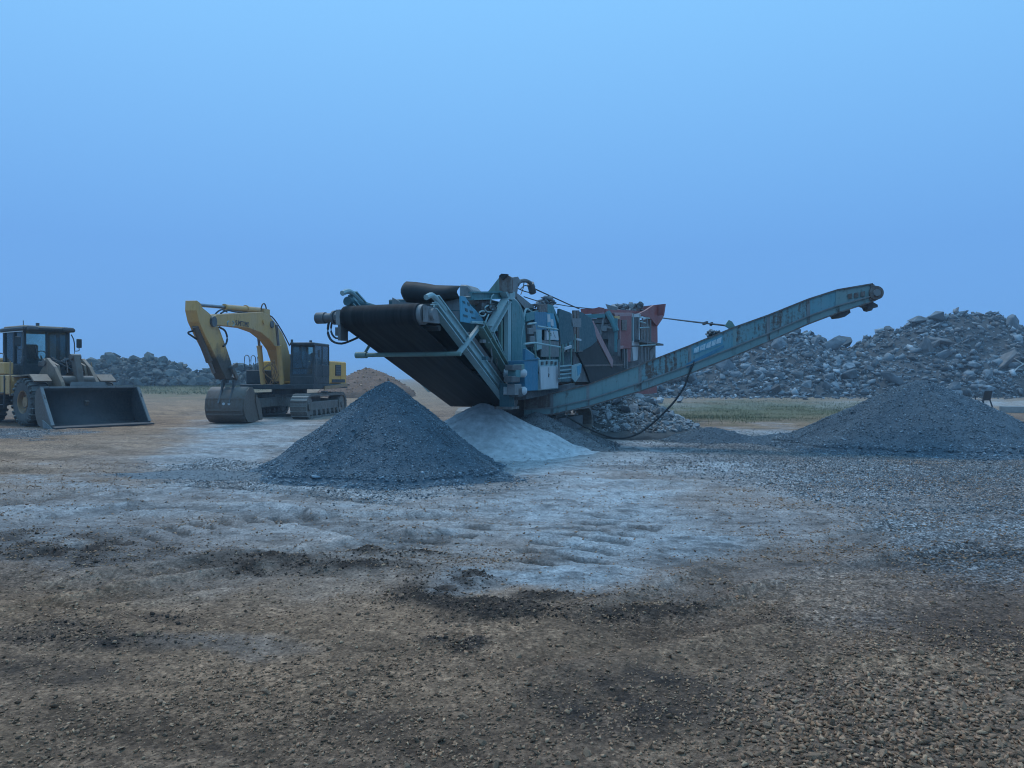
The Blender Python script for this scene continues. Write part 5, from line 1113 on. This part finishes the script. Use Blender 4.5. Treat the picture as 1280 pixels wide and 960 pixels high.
# cab
ax0, ax1, ay0, ay1, az0, az1 = -.78, .78, -2.95, -1.35, 1.72, 3.42
wpart('cab_base', MB().box((ax0, ay0, 1.3), (ax1, ay1, 2.12)), 'machine_black', bevel=.02)
wpart('cab_roof', MB().plate([(ax0 - .08, ay0 - .1, az1 - .16), (ax1 + .08, ay0 - .1, az1 - .16), (ax1 + .10, ay1 + .25, az1 - .14), (ax0 - .10, ay1 + .25, az1 - .14)], .14, (0, 0, 1)), 'machine_black', bevel=.04)
wpart('roof_cap', MB().box((ax0 + .02, ay0, az1 - .02), (ax1 - .02, ay1 + .0, az1 + .05)), 'ochre', bevel=.03)
wpart('roof_light', MB().box((.42, ay1 + .2, az1 - .12), (.78, ay1 + .36, az1 + .02)), 'dark', bevel=.03); wpart('roof_light', MB().box((-.78, ay1 + .2, az1 - .12), (-.42, ay1 + .36, az1 + .02)), 'dark', bevel=.03)
wpart('roof_trim', MB().box((ax1 + .085, ay0, az1 - .19), (ax1 + .10, ay1 + .2, az1 - .16)), 'white'); wpart('antenna', MB().cyl((.5, -2.0, az1), (.5, -2.0, az1 + .25), .015, 6), 'dark'); wpart('beacon', MB().cyl((.2, -1.6, az1 + .05), (.2, -1.6, az1 + .16), .06, 10), 'dark')
for x in (ax0 + .05, ax1 - .05):
    for y in (ay0 + .05, -2.1, ay1 - .05): wpart('cab_pillar', MB().beam((x, y, 2.1), (x, y, az1 - .15), .10, .12, (0, 1, 0)), 'machine_black')
wpart('cab_pillar', MB().beam((0.0, ay1 - .04, 2.1), (0.0, ay1 - .04, az1 - .15), .05, .05, (0, 1, 0)), 'machine_black')
wpart('windscreen', MB().box((ax0 + .1, ay1 - .05, 2.12), (ax1 - .1, ay1 - .04, az1 - .16)), 'glass'); wpart('rear_window', MB().box((ax0 + .1, ay0 + .04, 2.12), (ax1 - .1, ay0 + .05, az1 - .16)), 'glass')
for x in (ax0 + .05, ax1 - .05):
    wpart('side_window', MB().box((x - .005, ay0 + .11, 2.12), (x + .005, -2.16, az1 - .16)), 'glass'); wpart('side_window', MB().box((x - .005, -2.04, 2.12), (x + .005, ay1 - .11, az1 - .16)), 'glass')
wpart('seat', MB().box((-.28, -2.6, 2.1), (.28, -2.1, 2.3)).box((-.25, -2.7, 2.3), (.25, -2.55, 2.85)), 'rubber', bevel=.05); wpart('steering_wheel', MB().tube([(.18 * math.cos(a), -1.82 + .06 * math.sin(a), 2.42 + .17 * math.sin(a)) for a in np.linspace(0, 6.28, 13)], .018).cyl((0, -1.82, 2.42), (0, -1.62, 2.1), .025, 8), 'dark')
wpart('wiper', MB().beam((.25, ay1 - .01, 2.2), (.38, ay1 - .01, 2.75), .02, .02), 'dark')
wpart('mirror', MB().box((.93, ay1 + .16, 2.72), (1.12, ay1 + .21, 3.05)), 'machine_black', bevel=.02); wpart('mirror', MB().box((-1.12, ay1 + .16, 2.72), (-.93, ay1 + .21, 3.05)), 'machine_black', bevel=.02)
for s_ in (-1, 1): wpart('mirror_frame', MB().tube([(s_ * .8, ay1 + .08, 3.2), (s_ * .86, ay1 + .18, 2.9), (s_ * .86, ay1 + .18, 2.2)], .02).tube([(s_ * .86, ay1 + .18, 2.6), (s_ * 1.02, ay1 + .18, 2.62), (s_ * 1.02, ay1 + .18, 2.74)], .018).tube([(s_ * .8, ay1 + .1, 2.35), (s_ * .95, ay1 + .3, 2.36), (s_ * 1.0, ay1 + .36, 2.2), (s_ * 1.0, ay1 + .36, 2.05)], .022), 'dark', smooth=True)
wpart('ladder', MB().beam((1.38, -1.35, .6), (1.38, -1.35, 1.7), .03, .04).beam((1.38, -1.75, .6), (1.38, -1.75, 1.7), .03, .04).beam((1.38, -1.35, .7), (1.38, -1.75, .7), .1, .03).beam((1.38, -1.35, 1.1), (1.38, -1.75, 1.1), .1, .03), 'dark')
wpart('cowl', MB().box((-.5, -.9, 2.0), (.5, -.35, 2.2)), 'rusty', bevel=.02)
# lift arms, bellcrank, cylinders
for s_ in (-1, 1):
    arm = [(-.25, 2.28), (.05, 2.30), (.55, 2.0), (1.05, 1.48), (1.35, .95), (1.42, .50), (1.28, .36), (1.1, .62), (.85, 1.1), (.45, 1.5), (-.1, 1.95)]
    wpart('lift_arm', MB().ext(arm, s_ * .52, s_ * .64), 'loader_arm', bevel=.01)
    wpart('pin_cap', MB().cyl((s_ * .47, -.08, 2.14), (s_ * .69, -.08, 2.14), .12, 14).cyl((s_ * .47, 1.3, .5), (s_ * .69, 1.3, .5), .12, 14), 'bucket', smooth=True)
    ram2 = (Vector((s_ * .36, -.6, 1.15)), Vector((s_ * .36, .72, 1.5))); o = wpart('lift_cylinder', MB().cyl(ram2[0], ram2[0].lerp(ram2[1], .6), .085, 12), 'ochre', smooth=True); wpart('rod', MB().cyl(ram2[0].lerp(ram2[1], .6), ram2[1], .045, 10), 'chrome', o, True)
wpart('cross_tube', MB().cyl((-.52, .8, 1.52), (.52, .8, 1.52), .17, 16), 'bucket', smooth=True)
wpart('bellcrank', MB().ext([(.55, 2.35), (.78, 2.42), (1.0, 1.9), (1.12, 1.45), (1.18, .95), (1.0, .9), (.86, 1.4), (.7, 1.9)], -.10, .10), 'bucket', bevel=.02)
wpart('bellcrank_eye', MB().cyl((-.16, .68, 2.33), (.16, .68, 2.33), .11, 14), 'bucket', smooth=True)
o = wpart('tilt_cylinder', MB().cyl((0, -.75, 2.0), (0, .1, 2.22), .10, 14), 'dark', smooth=True); wpart('rod', MB().cyl((0, .1, 2.22), (0, .66, 2.33), .05, 10), 'chrome', o, True)
wpart('tilt_link', MB().beam((0, 1.09, .98), (0, 1.5, .75), .12, .14), 'bucket')
for k in range(6): wpart('hydraulic_hose', MB().tube([(random.uniform(-.35, .35), -.7, 1.9), (random.uniform(-.4, .4), -.1 + random.uniform(-.2, .3), 2.2 + random.uniform(0, .15)), (random.uniform(-.35, .35), .55, 1.75 + random.uniform(-.1, .2))], .025), 'hose', smooth=True)
# bucket: open to the front
bwid = 1.56; B0 = 1.42
pr = [(B0 + .25, 1.30), (B0 + .06, 1.18), (B0 - .02, .85), (B0 + .02, .42), (B0 + .20, .12), (B0 + .50, .035), (B0 + 1.22, .02)]
m = MB(); n = len(pr); m.add([(-bwid, a, b) for a, b in pr] + [(bwid, a, b) for a, b in pr], [(i, i + 1, n + i + 1, n + i) for i in range(n - 1)])
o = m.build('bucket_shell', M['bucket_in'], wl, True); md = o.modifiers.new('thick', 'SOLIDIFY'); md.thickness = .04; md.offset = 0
for s_ in (-1, 1):
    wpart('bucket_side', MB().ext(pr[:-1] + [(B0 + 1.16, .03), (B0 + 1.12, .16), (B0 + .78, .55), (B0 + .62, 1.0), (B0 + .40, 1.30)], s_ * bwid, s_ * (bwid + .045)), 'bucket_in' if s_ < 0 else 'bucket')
    wpart('side_edge', MB().beam((s_ * (bwid + .02), B0 + .40, 1.30), (s_ * (bwid + .02), B0 + .70, .80), .09, .05).beam((s_ * (bwid + .02), B0 + .70, .80), (s_ * (bwid + .02), B0 + 1.14, .12), .09, .05), 'steel')
    wpart('side_bracket', MB().ext([(B0 + .60, .28), (B0 + 1.05, .10), (B0 + 1.2, .02), (B0 + .65, .02)], s_ * (bwid + .05), s_ * (bwid + .09)), 'steel')
wpart('top_edge', MB().beam((-bwid, B0 + .27, 1.31), (bwid, B0 + .27, 1.31), .10, .06), 'steel'); wpart('spill_guard', MB().plate([(-.62, B0 + .2, 1.33), (.62, B0 + .2, 1.33), (.55, B0 + .12, 1.48), (-.55, B0 + .12, 1.48)], .04), 'dark')
wpart('cutting_edge', MB().plate([(-bwid - .05, B0 + 1.0, .045), (bwid + .05, B0 + 1.0, .045), (bwid + .05, B0 + 1.38, .012), (-bwid - .05, B0 + 1.38, .012)], .05, (0, 0, 1)), 'bucket_in')
for s_ in (-1, 1): wpart('bucket_lug', MB().ext([(B0 - .02, .28), (B0 - .22, .38), (B0 - .22, .62), (B0 - .02, .82)], s_ * .46, s_ * .51).ext([(B0 - .02, .28), (B0 - .22, .38), (B0 - .22, .62), (B0 - .02, .82)], s_ * .65, s_ * .70), 'bucket')

# ------------------------------------------------------------------ small things at the right
q = gnd(1229, 510); ch = thing('chair', 'black plastic garden chair behind the right hand gravel pile', 'chair', (q.x, q.y, gh1(q.x, q.y)), R_(12))
def hpart(name, mb, b=0.): return mb.build(name, M['bluechair'], ch, False, b)
hpart('seat', MB().box((-.27, -.24, .42), (.27, .26, .46)), .01)
hpart('backrest', MB().plate([(-.26, -.22, .46), (.26, -.22, .46), (.24, -.36, .94), (-.24, -.36, .94)], .035), .01)
for s_ in (-1, 1):
    hpart('leg', MB().beam((s_ * .25, .22, .43), (s_ * .31, .30, 0), .05, .06)); hpart('leg', MB().beam((s_ * .25, -.2, .43), (s_ * .30, -.34, 0), .05, .06)); hpart('armrest', MB().beam((s_ * .29, -.26, .66), (s_ * .30, .22, .64), .06, .03).beam((s_ * .30, .2, .64), (s_ * .28, .24, .44), .05, .04))
q = gnd(1249, 515.5); q2 = gnd(1330, 517)
sl = MB().beam((0, 0, .16), (q2.x - q.x, q2.y - q.y, .16), .55, .32).build('concrete_beam', M['concrete'], None, False, .02); sl.location = (q.x, q.y, gh1(q.x, q.y) - .01); sl['label'] = 'long grey concrete beam lying beside the right hand gravel pile'; sl['category'] = 'beam'
for label, pts in (('thin pale bent pole lying on the rock heap at the right edge', [(1263, 447.5), (1272, 452), (1284, 459), (1310, 470)]), ('thin pale pole leaning on the rubble below the bent pole', [(1267, 467), (1273, 460), (1283, 455), (1300, 448)])):
    P = []
    for a, b in pts:
        f = lambda yy: float(H_right(np.array([(a - 640) / 960 * yy]), np.array([yy]))[0]) + gh1((a - 640) / 960 * yy, yy) - (EYE + (HOR - b) / 960 * yy)
        ys = np.arange(59, 76, .25); k = next((v for v in ys if f(v) > -.05), 66.); P.append(Vector(((a - 640) / 960 * (k - .35), k - .35, EYE + (HOR - b) / 960 * (k - .35) + .08)))
    o = MB().tube(P, .05, 6).build('pole', plain('pale pole', (.42, .42, .40)), None, True); o['label'] = label; o['category'] = 'pole'

# ------------------------------------------------------------------ misty air
hz = MB().box((-2750, -2750, -2.0), (2750, 2750, 11.)).build('haze', None); hz['kind'] = 'stuff'; hz['label'] = 'thin blue morning mist over the whole yard'
m = bpy.data.materials.new('mist'); m.use_nodes = True; n = m.node_tree; n.nodes.clear(); o = n.nodes.new('ShaderNodeOutputMaterial'); v = n.nodes.new('ShaderNodeVolumePrincipled')
v.inputs['Color'].default_value = (.72, .86, 1, 1); v.inputs['Density'].default_value = .0014; v.inputs['Anisotropy'].default_value = 0.; n.links.new(v.outputs[0], o.inputs['Volume']); hz.data.materials.append(m)
